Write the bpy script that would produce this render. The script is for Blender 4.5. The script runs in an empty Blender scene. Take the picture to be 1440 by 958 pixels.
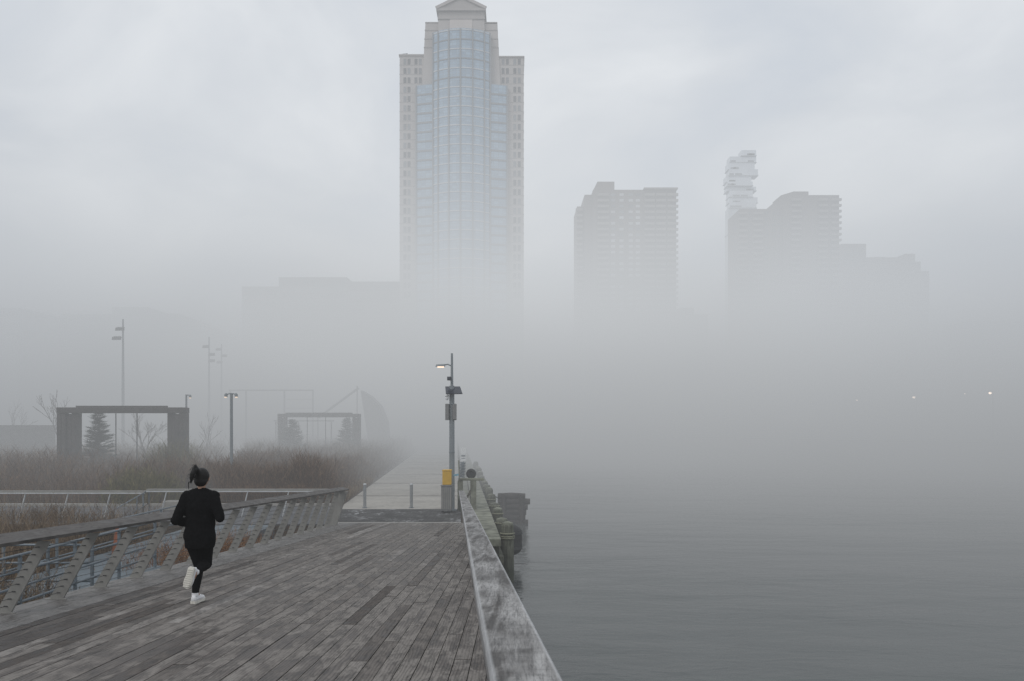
import bpy, math, random
import numpy as np
from mathutils import Vector, Matrix

random.seed(7)
rng = np.random.default_rng(11)
S = bpy.context.scene
COL = S.collection
R = math.radians
EYE = 3.3          # eye height above the level promenade (z = 0)
F = 1120.0         # focal length in photo pixels (28 mm on a 1440 px wide frame)

def at(x, y, Y):
    """survey helper: the point of the place seen at photo pixel (x, y), standing Y metres away"""
    return Vector(((x - 720) / F * Y, Y, EYE + (595 - y) / F * Y))

def edge(Y, off=0.0):
    """X of the promenade's water side line (it runs 4 degrees off the boardwalk planks)"""
    return off - 0.0696 * Y

def deck_z(Y):
    return 1.8 - 0.068 * max(Y, 0.0)

# ------------------------------------------------------------------ mesh builder
class MB:
    def __init__(s):
        s.v, s.f, s.r = [], [], []
        s.cur = 0.0
    def add(s, vs, fs):
        b = len(s.v)
        s.v += [tuple(v) for v in vs]
        s.f += [tuple(i + b for i in f) for f in fs]
        s.r += [s.cur] * len(vs)
        return s
    def hexa(s, p):
        """8 corners: bottom 4 counter-clockwise, top 4"""
        return s.add(p, [(3, 2, 1, 0), (4, 5, 6, 7), (0, 1, 5, 4), (1, 2, 6, 5), (2, 3, 7, 6), (3, 0, 4, 7)])
    def box(s, x0, x1, y0, y1, z0, z1):
        return s.hexa([(x0, y0, z0), (x1, y0, z0), (x1, y1, z0), (x0, y1, z0),
                       (x0, y0, z1), (x1, y0, z1), (x1, y1, z1), (x0, y1, z1)])
    def bar(s, a, b, w, h, up=(0, 0, 1)):
        """rectangular bar from a to b; w across, h along up"""
        a, b = Vector(a), Vector(b)
        d = (b - a).normalized()
        up = Vector(up)
        if abs(d.dot(up)) > 0.98:
            up = Vector((0, 1, 0))
        sx = d.cross(up).normalized()
        su = sx.cross(d).normalized()
        q = []
        for c in (a, b):
            for i, j in ((-1, -1), (1, -1), (1, 1), (-1, 1)):
                q.append(c + sx * (i * w / 2) + su * (j * h / 2))
        return s.add(q, [(0, 1, 2, 3), (7, 6, 5, 4), (0, 4, 5, 1), (1, 5, 6, 2), (2, 6, 7, 3), (3, 7, 4, 0)])
    def tube(s, pts, rad, n=8, cap=True, sq=1.0):
        pts = [Vector(p) for p in pts]
        if not isinstance(rad, (list, tuple)):
            rad = [rad] * len(pts)
        vs, fs = [], []
        ref = None
        for i, p in enumerate(pts):
            d = (pts[min(i + 1, len(pts) - 1)] - pts[max(i - 1, 0)]).normalized()
            if ref is None:
                ref = Vector((1, 0, 0)) if abs(d.x) < 0.8 else Vector((0, 1, 0))
            a = (ref - d * ref.dot(d)).normalized()
            b = d.cross(a)
            ref = a
            for k in range(n):
                t = 2 * math.pi * k / n
                vs.append(p + (a * math.cos(t) + b * math.sin(t) * sq) * rad[i])
        for i in range(len(pts) - 1):
            for k in range(n):
                k2 = (k + 1) % n
                fs.append((i * n + k, i * n + k2, (i + 1) * n + k2, (i + 1) * n + k))
        if cap:
            fs.append(tuple(range(n - 1, -1, -1)))
            m = (len(pts) - 1) * n
            fs.append(tuple(m + k for k in range(n)))
        return s.add(vs, fs)
    def loft(s, rings, n=16):
        """rings: (cx, cy, cz, rx, ry) horizontal ellipses"""
        vs, fs = [], []
        for cx, cy, cz, rx, ry in rings:
            for k in range(n):
                t = 2 * math.pi * k / n
                vs.append((cx + rx * math.cos(t), cy + ry * math.sin(t), cz))
        m = len(rings)
        for i in range(m - 1):
            for k in range(n):
                k2 = (k + 1) % n
                fs.append((i * n + k, i * n + k2, (i + 1) * n + k2, (i + 1) * n + k))
        fs.append(tuple(range(n - 1, -1, -1)))
        fs.append(tuple((m - 1) * n + k for k in range(n)))
        return s.add(vs, fs)
    def ball(s, c, rx, ry, rz, n=14, m=9):
        rings = []
        for i in range(m + 1):
            t = -math.pi / 2 + math.pi * i / m
            k = max(math.cos(t), 0.02)
            rings.append((c[0], c[1], c[2] + rz * math.sin(t), rx * k, ry * k))
        return s.loft(rings, n)
    def torus(s, c, R_, r, axis='z', n=20, m=8):
        vs, fs = [], []
        for i in range(n):
            a = 2 * math.pi * i / n
            for j in range(m):
                b = 2 * math.pi * j / m
                p = ((R_ + r * math.cos(b)) * math.cos(a), (R_ + r * math.cos(b)) * math.sin(a), r * math.sin(b))
                if axis == 'y':
                    p = (p[0], p[2], p[1])
                elif axis == 'x':
                    p = (p[2], p[0], p[1])
                vs.append((c[0] + p[0], c[1] + p[1], c[2] + p[2]))
        for i in range(n):
            for j in range(m):
                i2, j2 = (i + 1) % n, (j + 1) % m
                fs.append((i * m + j, i2 * m + j, i2 * m + j2, i * m + j2))
        return s.add(vs, fs)
    def prism(s, poly, y0, y1):
        """polygon in (x, z) extruded along Y"""
        n = len(poly)
        vs = [(p[0], y0, p[1]) for p in poly] + [(p[0], y1, p[1]) for p in poly]
        fs = [tuple(range(n)), tuple(range(2 * n - 1, n - 1, -1))]
        for i in range(n):
            j = (i + 1) % n
            fs.append((i, i + n, j + n, j))
        return s.add(vs, fs)
    def build(s, name, m, parent=None, smooth=False, bevel=0.0, loc=None):
        me = bpy.data.meshes.new(name)
        me.from_pydata(s.v, [], s.f)
        if any(s.r):
            a = me.attributes.new('tone', 'FLOAT', 'POINT')
            a.data.foreach_set('value', s.r)
        import bmesh
        bm = bmesh.new(); bm.from_mesh(me)
        bmesh.ops.recalc_face_normals(bm, faces=bm.faces)
        bm.to_mesh(me); bm.free()
        if smooth:
            me.polygons.foreach_set('use_smooth', [True] * len(me.polygons))
        me.materials.append(m)
        o = bpy.data.objects.new(name, me)
        COL.objects.link(o)
        if loc is not None:
            o.location = loc
        if parent is not None:
            o.parent = parent
        if bevel:
            b = o.modifiers.new('bevel', 'BEVEL'); b.width = bevel; b.segments = 2; b.limit_method = 'ANGLE'
        return o

def tag(o, label, cat, group=None, kind=None):
    o['label'] = label; o['category'] = cat
    if group: o['group'] = group
    if kind: o['kind'] = kind
    return o

def thing(name, label, cat, loc=(0, 0, 0), group=None):
    o = bpy.data.objects.new(name, None); COL.objects.link(o)
    o.location = loc; o.empty_display_size = 0.2
    return tag(o, label, cat, group)

def dup(root, loc=None, label=None):
    r = root.copy(); COL.objects.link(r)
    if loc is not None: r.location = loc
    if label: r['label'] = label
    for ch in list(root.children):
        c = ch.copy(); COL.objects.link(c); c.parent = r
        for g in list(ch.children):
            d = g.copy(); COL.objects.link(d); d.parent = c
    return r

# ------------------------------------------------------------------ materials
def new_mat(name):
    m = bpy.data.materials.new(name); m.use_nodes = True
    nt = m.node_tree
    return m, nt, nt.nodes['Principled BSDF']

def nd(nt, t, **kw):
    n = nt.nodes.new(t)
    for k, v in kw.items():
        if k in n.inputs: n.inputs[k].default_value = v
        else: setattr(n, k, v)
    return n

def math_n(nt, op, a, b=None, c=None):
    n = nt.nodes.new('ShaderNodeMath'); n.operation = op
    for i, x in enumerate((a, b, c)):
        if x is None: continue
        if isinstance(x, (int, float)): n.inputs[i].default_value = x
        else: nt.links.new(x, n.inputs[i])
    return n.outputs[0]

def ramp(nt, fac, stops, mode='LINEAR'):
    n = nt.nodes.new('ShaderNodeValToRGB'); cr = n.color_ramp; cr.interpolation = mode
    while len(cr.elements) < len(stops): cr.elements.new(0.5)
    for e, (p, c) in zip(cr.elements, stops):
        e.position = p
        e.color = (c, c, c, 1) if isinstance(c, (int, float)) else (*c, 1)
    nt.links.new(fac, n.inputs[0])
    return n.outputs[0]

def mixc(nt, fac, a, b, blend='MIX'):
    n = nt.nodes.new('ShaderNodeMix'); n.data_type = 'RGBA'; n.blend_type = blend
    for sock, x in ((n.inputs[0], fac), (n.inputs[6], a), (n.inputs[7], b)):
        if isinstance(x, (int, float)): sock.default_value = x
        elif isinstance(x, tuple): sock.default_value = (*x, 1)
        else: nt.links.new(x, sock)
    return n.outputs[2]

def pos_scaled(nt, sc, rot=(0, 0, 0), obj=False):
    mp = nt.nodes.new('ShaderNodeMapping'); mp.inputs['Scale'].default_value = sc; mp.inputs['Rotation'].default_value = rot
    if obj:
        g = nt.nodes.new('ShaderNodeTexCoord'); nt.links.new(g.outputs['Object'], mp.inputs[0])
    else:
        g = nt.nodes.new('ShaderNodeNewGeometry'); nt.links.new(g.outputs['Position'], mp.inputs[0])
    return mp.outputs[0]

def noise(nt, vec, scale, detail=3, rough=0.55, dist=0.0):
    n = nt.nodes.new('ShaderNodeTexNoise'); n.inputs['Scale'].default_value = scale
    n.inputs['Detail'].default_value = detail; n.inputs['Roughness'].default_value = rough; n.inputs['Distortion'].default_value = dist
    if vec is not None: nt.links.new(vec, n.inputs['Vector'])
    return n.outputs[0]

def bump(nt, bs, h, strength=0.3, dist=0.01):
    b = nt.nodes.new('ShaderNodeBump'); b.inputs['Strength'].default_value = strength; b.inputs['Distance'].default_value = dist
    nt.links.new(h, b.inputs['Height']); nt.links.new(b.outputs[0], bs.inputs['Normal'])

def plain(name, col, rough=0.6, metal=0.0, var=0.18, scale=6.0, spec=0.4, bmp=0.0, obj=False):
    """painted / cast / woven surface with mottled tone and roughness"""
    m, nt, bs = new_mat(name)
    v = pos_scaled(nt, (1, 1, 1), obj=obj)
    n = noise(nt, v, scale, 5, 0.6)
    lo = tuple(c * (1 - var) for c in col); hi = tuple(min(c * (1 + var), 1) for c in col)
    c = ramp(nt, n, [(0.3, lo), (0.7, hi)])
    nt.links.new(c, bs.inputs['Base Color'])
    n2 = noise(nt, v, scale * 3.1, 3)
    nt.links.new(ramp(nt, n2, [(0.3, max(rough - 0.1, 0.03)), (0.7, min(rough + 0.1, 1))]), bs.inputs['Roughness'])
    bs.inputs['Metallic'].default_value = metal
    bs.inputs['Specular IOR Level'].default_value = spec
    if bmp: bump(nt, bs, n2, bmp, 0.01)
    return m

def plank_mat(name, dark, mid, light, wet=0.5, along='y', grain=1.0, rlo=0.45):
    """weathered hardwood: per-plank tone, long grain, cathedral figure, damp patches"""
    m, nt, bs = new_mat(name)
    at_ = nt.nodes.new('ShaderNodeAttribute'); at_.attribute_name = 'tone'
    tone = at_.outputs['Fac']
    g = nt.nodes.new('ShaderNodeNewGeometry')
    off = nt.nodes.new('ShaderNodeCombineXYZ')
    o1 = math_n(nt, 'MULTIPLY', tone, 37.0); o2 = math_n(nt, 'MULTIPLY', tone, 91.0)
    nt.links.new(o1, off.inputs[0]); nt.links.new(o2, off.inputs[1]); nt.links.new(o1, off.inputs[2])
    ad = nt.nodes.new('ShaderNodeVectorMath'); ad.operation = 'ADD'
    nt.links.new(g.outputs['Position'], ad.inputs[0]); nt.links.new(off.outputs[0], ad.inputs[1])
    def mp(sx, sy, sz):
        q = nt.nodes.new('ShaderNodeMapping')
        q.inputs['Scale'].default_value = (sx, sy, sz) if along == 'y' else (sy, sx, sz)
        nt.links.new(ad.outputs[0], q.inputs[0]); return q.outputs[0]
    fine = noise(nt, mp(1, 0.05, 1), 70 * grain, 5, 0.7, 0.4)
    fig = nt.nodes.new('ShaderNodeTexWave'); fig.wave_type = 'BANDS'; fig.bands_direction = 'X' if along == 'y' else 'Y'
    fig.inputs['Scale'].default_value = 11 * grain; fig.inputs['Distortion'].default_value = 9.0
    fig.inputs['Detail'].default_value = 2.0; fig.inputs['Detail Scale'].default_value = 0.7
    nt.links.new(mp(1, 0.14, 1), fig.inputs['Vector'])
    blot = noise(nt, mp(1, 0.45, 1), 4.5, 4, 0.6, 0.6)
    mott = noise(nt, mp(1, 0.28, 1), 13, 4, 0.65, 1.0)
    wide = noise(nt, pos_scaled(nt, (1, 0.5, 1)), 0.6, 3)
    base = ramp(nt, tone, [(0.0, dark), (0.35, mid), (0.7, mid), (1.0, light)])
    c = mixc(nt, 0.55, base, ramp(nt, fine, [(0.28, 0.35), (0.5, 0.78), (0.72, 1.0)]), 'MULTIPLY')
    c = mixc(nt, ramp(nt, blot, [(.4, .65), (.6, .15)]), c, ramp(nt, fig.outputs[0], [(0.1, 0.3), (0.6, 1.0)]), 'MULTIPLY')
    c = mixc(nt, 0.75, c, ramp(nt, mott, [(0.36, 0.42), (0.52, 1.0)]), 'MULTIPLY')
    damp = ramp(nt, math_n(nt, 'ADD', math_n(nt, 'MULTIPLY', blot, 0.7), math_n(nt, 'MULTIPLY', wide, 0.3)),
                [(0.43, 1.0), (0.54, 0.0)])
    c = mixc(nt, math_n(nt, 'MULTIPLY', damp, wet), c, mixc(nt, 1.0, c, (0.46, 0.42, 0.40), 'MULTIPLY'))
    c = mixc(nt, 0.25, c, ramp(nt, wide, [(0.35, 0.75), (0.65, 1.0)]), 'MULTIPLY')
    nt.links.new(c, bs.inputs['Base Color'])
    nt.links.new(ramp(nt, damp, [(0.0, 0.8), (1.0, rlo)]), bs.inputs['Roughness'])
    bs.inputs['Specular IOR Level'].default_value = 0.35
    bump(nt, bs, fine, 0.35, 0.006)
    return m

M = {}
M['deck'] = plank_mat('weathered_deck', (0.098, 0.081, 0.070), (0.250, 0.228, 0.208), (0.345, 0.323, 0.302), 1.0)
M['cap'] = plank_mat('weathered_cap', (0.115, 0.107, 0.10), (0.145, 0.135, 0.127), (0.185, 0.173, 0.163), 0.8)
M['border'] = plank_mat('weathered_border', (0.22, 0.21, 0.20), (0.26, 0.25, 0.24), (0.30, 0.29, 0.28), 0.5)
M['old_timber'] = plain('old_timber', (0.13, 0.125, 0.10), 0.85, var=0.4, scale=5, bmp=0.4)
M['green_timber'] = plain('green_timber', (0.13, 0.14, 0.10), 0.8, var=0.45, scale=3.5, bmp=0.5)
M['pale_timber'] = plain('pale_timber', (0.19, 0.195, 0.155), 0.85, var=0.55, scale=2.2, bmp=0.4)
M['dark_timber'] = plain('dark_timber', (0.045, 0.04, 0.038), 0.8, var=0.4, scale=2.0)
M['steel_post'] = plain('grey_painted_steel', (0.25, 0.245, 0.23), 0.55, 0.0, 0.15, 3.0)
M['steel_dark'] = plain('dark_steel', (0.06, 0.063, 0.066), 0.5, 0.3, 0.2)
M['galv'] = plain('galvanised_steel', (0.17, 0.20, 0.225), 0.5, 0.2, 0.08, 4.0)
M['stainless'] = plain('brushed_stainless', (0.36, 0.375, 0.38), 0.35, 0.5, 0.05)
M['bright'] = plain('bright_bar', (0.62, 0.64, 0.65), 0.4, 0.4, 0.1)
M['cable'] = plain('cable', (0.13, 0.13, 0.13), 0.4, 0.6, 0.1)
M['asphalt'] = plain('dark_paving', (0.105, 0.108, 0.115), 0.75, var=0.25, scale=1.3, bmp=0.2)
M['kerb'] = plain('pale_kerb', (0.29, 0.28, 0.26), 0.8, var=0.12)
M['gravel'] = plain('gravel', (0.26, 0.24, 0.21), 0.95, var=0.4, scale=14, bmp=0.5)
M['soil'] = plain('brown_soil', (0.075, 0.06, 0.047), 0.95, var=0.4, scale=2.0, bmp=0.4)
M['ramp'] = plain('blue_grey_ramp', (0.125, 0.15, 0.168), 0.7, var=0.12, scale=1.2)
M['rubber'] = plain('black_rubber', (0.028, 0.029, 0.03), 0.7, var=0.3)
M['worn_rubber'] = plain('worn_rubber', (0.06, 0.06, 0.06), 0.8, var=0.3)
M['yellow'] = plain('yellow_plastic', (0.60, 0.36, 0.035), 0.5, var=0.08)
M['cabinet'] = plain('grey_cabinet', (0.20, 0.20, 0.20), 0.55, var=0.15)
M['white'] = plain('white_paint', (0.78, 0.79, 0.79), 0.45, var=0.05)
M['pole'] = plain('lamp_pole_grey', (0.22, 0.245, 0.26), 0.5, 0.1, 0.05)
M['panel'] = plain('solar_cells', (0.03, 0.035, 0.05), 0.2, 0.1, 0.2)
M['rope'] = plain('rope', (0.23, 0.23, 0.17), 0.9, var=0.2)
M['blue'] = plain('pale_blue_tape', (0.20, 0.42, 0.55), 0.6, var=0.1)
M['orange'] = plain('orange_plastic', (0.30, 0.11, 0.06), 0.6, var=0.1)

# handrail timber: bluish grey, checked, dark damp patches, paler arrises
def handrail_mat():
    m, nt, bs = new_mat('weathered_handrail')
    at_ = nt.nodes.new('ShaderNodeAttribute'); at_.attribute_name = 'tone'
    v = pos_scaled(nt, (1, 1, 1), (0, 0, R(-4)))
    a = noise(nt, pos_scaled(nt, (1, 0.7, 1), (0, 0, R(25))), 2.4, 7, 0.68, 1.2)
    vv = pos_scaled(nt, (1, 0.10, 1), (0, 0, R(-4)))
    fine = noise(nt, vv, 48, 6, 0.75, 1.2)
    checks = noise(nt, pos_scaled(nt, (0.35, 1, 1), (0, 0, R(12))), 22, 4, 0.6, 1.2)
    hair = noise(nt, pos_scaled(nt, (1, 0.03, 1), (0, 0, R(-4))), 150, 4, 0.7, 0.5)
    band = noise(nt, pos_scaled(nt, (1, 0.06, 1), (0, 0, R(-4))), 14, 3, 0.6, 0.8)
    k = math_n(nt, 'ADD', math_n(nt, 'MULTIPLY', a, .52), math_n(nt, 'MULTIPLY', band, .48))
    c = ramp(nt, k, [(0.425, (0.068, 0.061, 0.056)), (0.475, (0.20, 0.193, 0.186)), (0.60, (0.40, 0.393, 0.385))])
    c = mixc(nt, 0.7, c, ramp(nt, fine, [(0.34, 0.4), (0.56, 1.0)]), 'MULTIPLY')
    c = mixc(nt, 0.75, c, ramp(nt, hair, [(0.36, 0.35), (0.52, 1.0)]), 'MULTIPLY')
    c = mixc(nt, 0.4, c, ramp(nt, checks, [(0.33, 0.35), (0.48, 1.0)]), 'MULTIPLY')
    c = mixc(nt, math_n(nt, 'MULTIPLY', at_.outputs['Fac'], 0.6), c, (0.55, 0.56, 0.57))
    nt.links.new(c, bs.inputs['Base Color'])
    nt.links.new(ramp(nt, a, [(0.35, 0.5), (0.6, 0.75)]), bs.inputs['Roughness'])
    bump(nt, bs, fine, 0.4, 0.004)
    return m
M['handrail'] = handrail_mat()

def pile_mat():
    m, nt, bs = new_mat('mossy_pile')
    v = noise(nt, pos_scaled(nt, (1, 1, .12)), 16, 5, .7, .5); w = noise(nt, pos_scaled(nt, (1, 1, 1)), 3.2, 5, .65)
    c = ramp(nt, v, [(.3, (.055, .056, .043)), (.5, (.125, .128, .10)), (.7, (.20, .20, .165))])
    c = mixc(nt, .7, c, ramp(nt, w, [(.34, (.4, .45, .33)), (.6, (1, 1, 1))]), 'MULTIPLY')
    g = nt.nodes.new('ShaderNodeNewGeometry'); sp = nt.nodes.new('ShaderNodeSeparateXYZ'); nt.links.new(g.outputs['Position'], sp.inputs[0])
    wet = ramp(nt, math_n(nt, 'ADD', math_n(nt, 'ADD', sp.outputs[2], 1.5), math_n(nt, 'MULTIPLY', w, .5)), [(.55, 1.0), (1.0, 0.0)])
    c = mixc(nt, math_n(nt, 'MULTIPLY', wet, .8), c, (.035, .043, .028))
    nt.links.new(c, bs.inputs['Base Color']); nt.links.new(ramp(nt, wet, [(0, .9), (1, .4)]), bs.inputs['Roughness'])
    bump(nt, bs, v, .8, .03)
    return m
M['green_timber'] = pile_mat()

def paver_mat():
    m, nt, bs = new_mat('dark_setts')
    b = nt.nodes.new('ShaderNodeTexBrick')
    b.inputs['Scale'].default_value = 1.0; b.inputs['Brick Width'].default_value = 0.26; b.inputs['Row Height'].default_value = 0.2
    b.inputs['Mortar Size'].default_value = 0.012
    b.inputs['Color1'].default_value = (0.045, 0.044, 0.043, 1); b.inputs['Color2'].default_value = (0.095, 0.094, 0.093, 1); b.inputs['Mortar'].default_value = (0.035, 0.035, 0.035, 1)
    nt.links.new(pos_scaled(nt, (1, 1, 0)), b.inputs['Vector'])
    w = noise(nt, pos_scaled(nt, (1, 0.7, 1)), 1.3, 3)
    sp = noise(nt, pos_scaled(nt, (1, 1, 1)), 7.0, 2)
    k = math_n(nt, 'MULTIPLY', ramp(nt, w, [(0.5, 0.0), (0.66, 1.0)]), ramp(nt, sp, [(0.5, 0.0), (0.58, 1.0)]))
    c = mixc(nt, math_n(nt, 'MULTIPLY', k, 0.75), b.outputs[0], (0.42, 0.42, 0.43))
    nt.links.new(c, bs.inputs['Base Color']); bs.inputs['Roughness'].default_value = 0.8; bs.inputs['Specular IOR Level'].default_value = .2
    return m
M['setts'] = paver_mat()

def concrete_mat():
    m, nt, bs = new_mat('pale_concrete')
    a = noise(nt, pos_scaled(nt, (1, 1, 1)), 0.5, 5, 0.6); b = noise(nt, pos_scaled(nt, (1, 1, 1)), 6, 4)
    c = ramp(nt, a, [(0.3, (0.34, 0.32, 0.285)), (0.7, (0.46, 0.435, 0.39))])
    c = mixc(nt, 0.4, c, ramp(nt, b, [(0.3, 0.6), (0.6, 1.0)]), 'MULTIPLY')
    st = noise(nt, pos_scaled(nt, (1, .5, 1)), 1.4, 5, .65, .8)
    c = mixc(nt, 0.3, c, ramp(nt, st, [(0.38, 0.5), (0.5, 1.0)]), 'MULTIPLY')
    at_ = nt.nodes.new('ShaderNodeAttribute'); at_.attribute_name = 'tone'
    c = mixc(nt, math_n(nt, 'MULTIPLY', at_.outputs['Fac'], 0.25), c, (0.2, 0.19, 0.17))
    nt.links.new(c, bs.inputs['Base Color']); bs.inputs['Roughness'].default_value = 0.75
    return m
M['concrete'] = concrete_mat()

def water_mat():
    m, nt, bs = new_mat('river_water')
    n0 = noise(nt, pos_scaled(nt, (0.6, 1.3, 1), (0, 0, R(14))), 0.8, 4, 0.55, 0.5)
    n1 = noise(nt, pos_scaled(nt, (0.6, 1.3, 1), (0, 0, R(-12))), 3.0, 4, 0.6, 0.3)
    n2 = noise(nt, pos_scaled(nt, (0.25, 0.6, 1)), 0.22, 3)
    h = math_n(nt, 'ADD', math_n(nt, 'MULTIPLY', n0, 1.0), math_n(nt, 'MULTIPLY', n1, 0.34))
    h = math_n(nt, 'ADD', h, math_n(nt, 'MULTIPLY', noise(nt, pos_scaled(nt, (.7, 1.2, 1), (0, 0, R(30))), .28, 2), 1.6))
    h = math_n(nt, 'MULTIPLY', h, ramp(nt, n2, [(0.35, 0.15), (0.65, 1.0)]))
    bs.inputs['Base Color'].default_value = (0.074, 0.083, 0.082, 1)
    bs.inputs['Roughness'].default_value = 0.07; bs.inputs['IOR'].default_value = 1.33
    bump(nt, bs, h, 0.62, 0.15)
    return m
M['water'] = water_mat()

def stem_mat(name, cols):
    m, nt, bs = new_mat(name)
    at_ = nt.nodes.new('ShaderNodeAttribute'); at_.attribute_name = 'tone'
    n = len(cols)
    c = ramp(nt, at_.outputs['Fac'], [(i / (n - 1), c) for i, c in enumerate(cols)])
    nt.links.new(c, bs.inputs['Base Color']); bs.inputs['Roughness'].default_value = 0.9
    bs.inputs['Specular IOR Level'].default_value = 0.15
    return m
M['brown_stem'] = stem_mat('winter_stems', [(0.06, 0.035, 0.023), (0.115, 0.07, 0.044), (0.15, 0.094, 0.06), (0.20, 0.138, 0.088)])
M['reed_stem'] = stem_mat('dry_reeds', [(0.07, 0.05, 0.035), (0.14, 0.10, 0.07), (0.20, 0.15, 0.10), (0.27, 0.21, 0.15)])
M['rust_stem'] = stem_mat('rust_grass', [(0.10, 0.05, 0.03), (0.18, 0.085, 0.045), (0.24, 0.14, 0.08), (0.28, 0.20, 0.13)])
M['yellow_stem'] = stem_mat('yellow_green_twigs', [(0.07, 0.065, 0.03), (0.11, 0.10, 0.04), (0.15, 0.135, 0.055), (0.19, 0.165, 0.08)])
M['needle'] = stem_mat('pine_needles', [(0.02, 0.03, 0.022), (0.03, 0.045, 0.032), (0.045, 0.06, 0.042), (0.06, 0.075, 0.05)])
M['bark'] = plain('grey_bark', (0.085, 0.075, 0.068), 0.9, var=0.3)

def glow(name, col, strength):
    m, nt, bs = new_mat(name)
    bs.inputs['Base Color'].default_value = (*col, 1); bs.inputs['Emission Color'].default_value = (*col, 1)
    bs.inputs['Emission Strength'].default_value = strength
    return m
M['warm_lamp'] = glow('lit_warm_lens', (1.0, 0.74, 0.55), 1.1)
M['pale_lamp'] = glow('lit_pale_lens', (1.0, 0.78, 0.60), .55)
M['far_lamp'] = glow('lit_street_lens', (1.0, 0.78, 0.60), 22.0)

# ------------------------------------------------------------------ setting: ground, water, paths
def sheet(name, pts, m, label, cat, thick=0.12, kind='structure'):
    """flat slab whose top runs through pts (x, y, z)"""
    b = MB(); n = len(pts)
    b.add([(p[0], p[1], p[2]) for p in pts] + [(p[0], p[1], p[2] - thick) for p in pts],
          [tuple(range(n)), tuple(range(2 * n - 1, n - 1, -1))] + [(i, i + n, (i + 1) % n + n, (i + 1) % n) for i in range(n)])
    return tag(b.build(name, m), label, cat, kind=kind)

b = MB(); b.add([(-1600, -600, -2.6), (1600, -600, -2.6), (1600, 2200, -2.6), (-1600, 2200, -2.6)], [(0, 1, 2, 3)])
tag(b.build('ground', M['soil']), 'dark ground under the park and the river reaching into the fog', 'ground', kind='structure')

b = MB(); b.add([(-40, -600, -1.5), (1600, -600, -1.5), (1600, 2200, -1.5), (-180, 2200, -1.5)], [(0, 1, 2, 3)])
tag(b.build('water', M['water']), 'grey rippled river water fading into fog', 'water', kind='structure')

park = [(-700, 26.0, -0.06), (-700, 900, -0.06), (edge(900, 1.0), 900, -0.06), (edge(26, 1.0), 26.0, -0.06)]
sheet('park_ground', park, M['soil'], 'brown soil of the waterfront park beyond the boardwalk', 'ground', 2.4)
sheet('lower_ground', [(-700, -60, -0.45), (-700, 25.98, -0.45), (-5.9, 25.98, -0.45), (-5.9, -60, -0.45)], M['soil'],
      'low brown ground beside and below the boardwalk', 'ground', 2.0)
sheet('plaza', [(-120, 26.05, 0.0), (-120, 31.5, 0.0), (-6.75, 31.5, 0.0), (-5.95, 26.05, 0.0)], M['asphalt'],
      'dark grey paved plaza behind the metal railing', 'plaza', 0.05)
sheet('kerb', [(-120, 31.5, 0.09), (-120, 31.85, 0.09), (-6.78, 31.85, 0.09), (-6.75, 31.5, 0.09)], M['kerb'],
      'long pale kerb between the plaza and the shrub beds', 'kerb', 0.15)
sheet('paver_strip', [(-6.0, 26.424, 0.004), (-6.72, 30.5, 0.004), (edge(30.5, 0.15), 30.5, 0.004), (edge(26.5, 0.15), 26.424, 0.004)], M['setts'],
      'band of dark stone setts at the foot of the boardwalk', 'paving', 0.06)
sheet('threshold_strip', [(-6.0, 26.22, 0.012), (-6.0, 26.42, 0.012), (edge(26.5, 0.15), 26.42, 0.012), (edge(26.2, 0.15), 26.22, 0.012)], M['kerb'],
      'pale concrete threshold strip between planks and setts', 'kerb', 0.2)

# promenade: concrete bays parted by dark bands
b = MB(); js = [30.5, 36.0, 43.5, 50.7, 58.2, 66.0, 74, 82, 90, 98, 106, 114, 122, 130, 145, 160, 180, 200]
for i in range(len(js) - 1):
    y0, y1 = js[i] + (0.0 if i == 0 else 0.16), js[i + 1] - 0.16
    half = (y0 + y1) / 2
    for q0, q1 in ((y0, half - 0.02), (half + 0.02, y1)):
        b.cur = random.random()
        b.hexa([(edge(q0, -4.55), q0, -0.05), (edge(q0, 0.15), q0, -0.05), (edge(q1, 0.15), q1, -0.05), (edge(q1, -4.55), q1, -0.05),
                (edge(q0, -4.55), q0, 0.006), (edge(q0, 0.15), q0, 0.006), (edge(q1, 0.15), q1, 0.006), (edge(q1, -4.55), q1, 0.006)])
tag(b.build('path', M['concrete']), 'pale concrete promenade with dark joints running into the fog', 'path', kind='structure')
sheet('path_joint_bed', [(edge(30.5, -4.56), 30.5, -0.02), (edge(30.5, 0.14), 30.5, -0.02), (edge(200, 0.14), 200, -0.02), (edge(200, -4.56), 200, -0.02)],
      M['asphalt'], 'dark bands showing in the joints of the promenade', 'paving', 0.03)
sheet('side_path', [(-13.3, 31.9, 0.0), (-12.2, 31.9, 0.0), (-14.2, 40, 0.0), (-20.6, 62, 0.0), (-22.2, 62, 0.0), (-15.6, 40, 0.0)], M['concrete'],
      'narrow pale path winding back between the shrub beds', 'path', 0.05)

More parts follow.
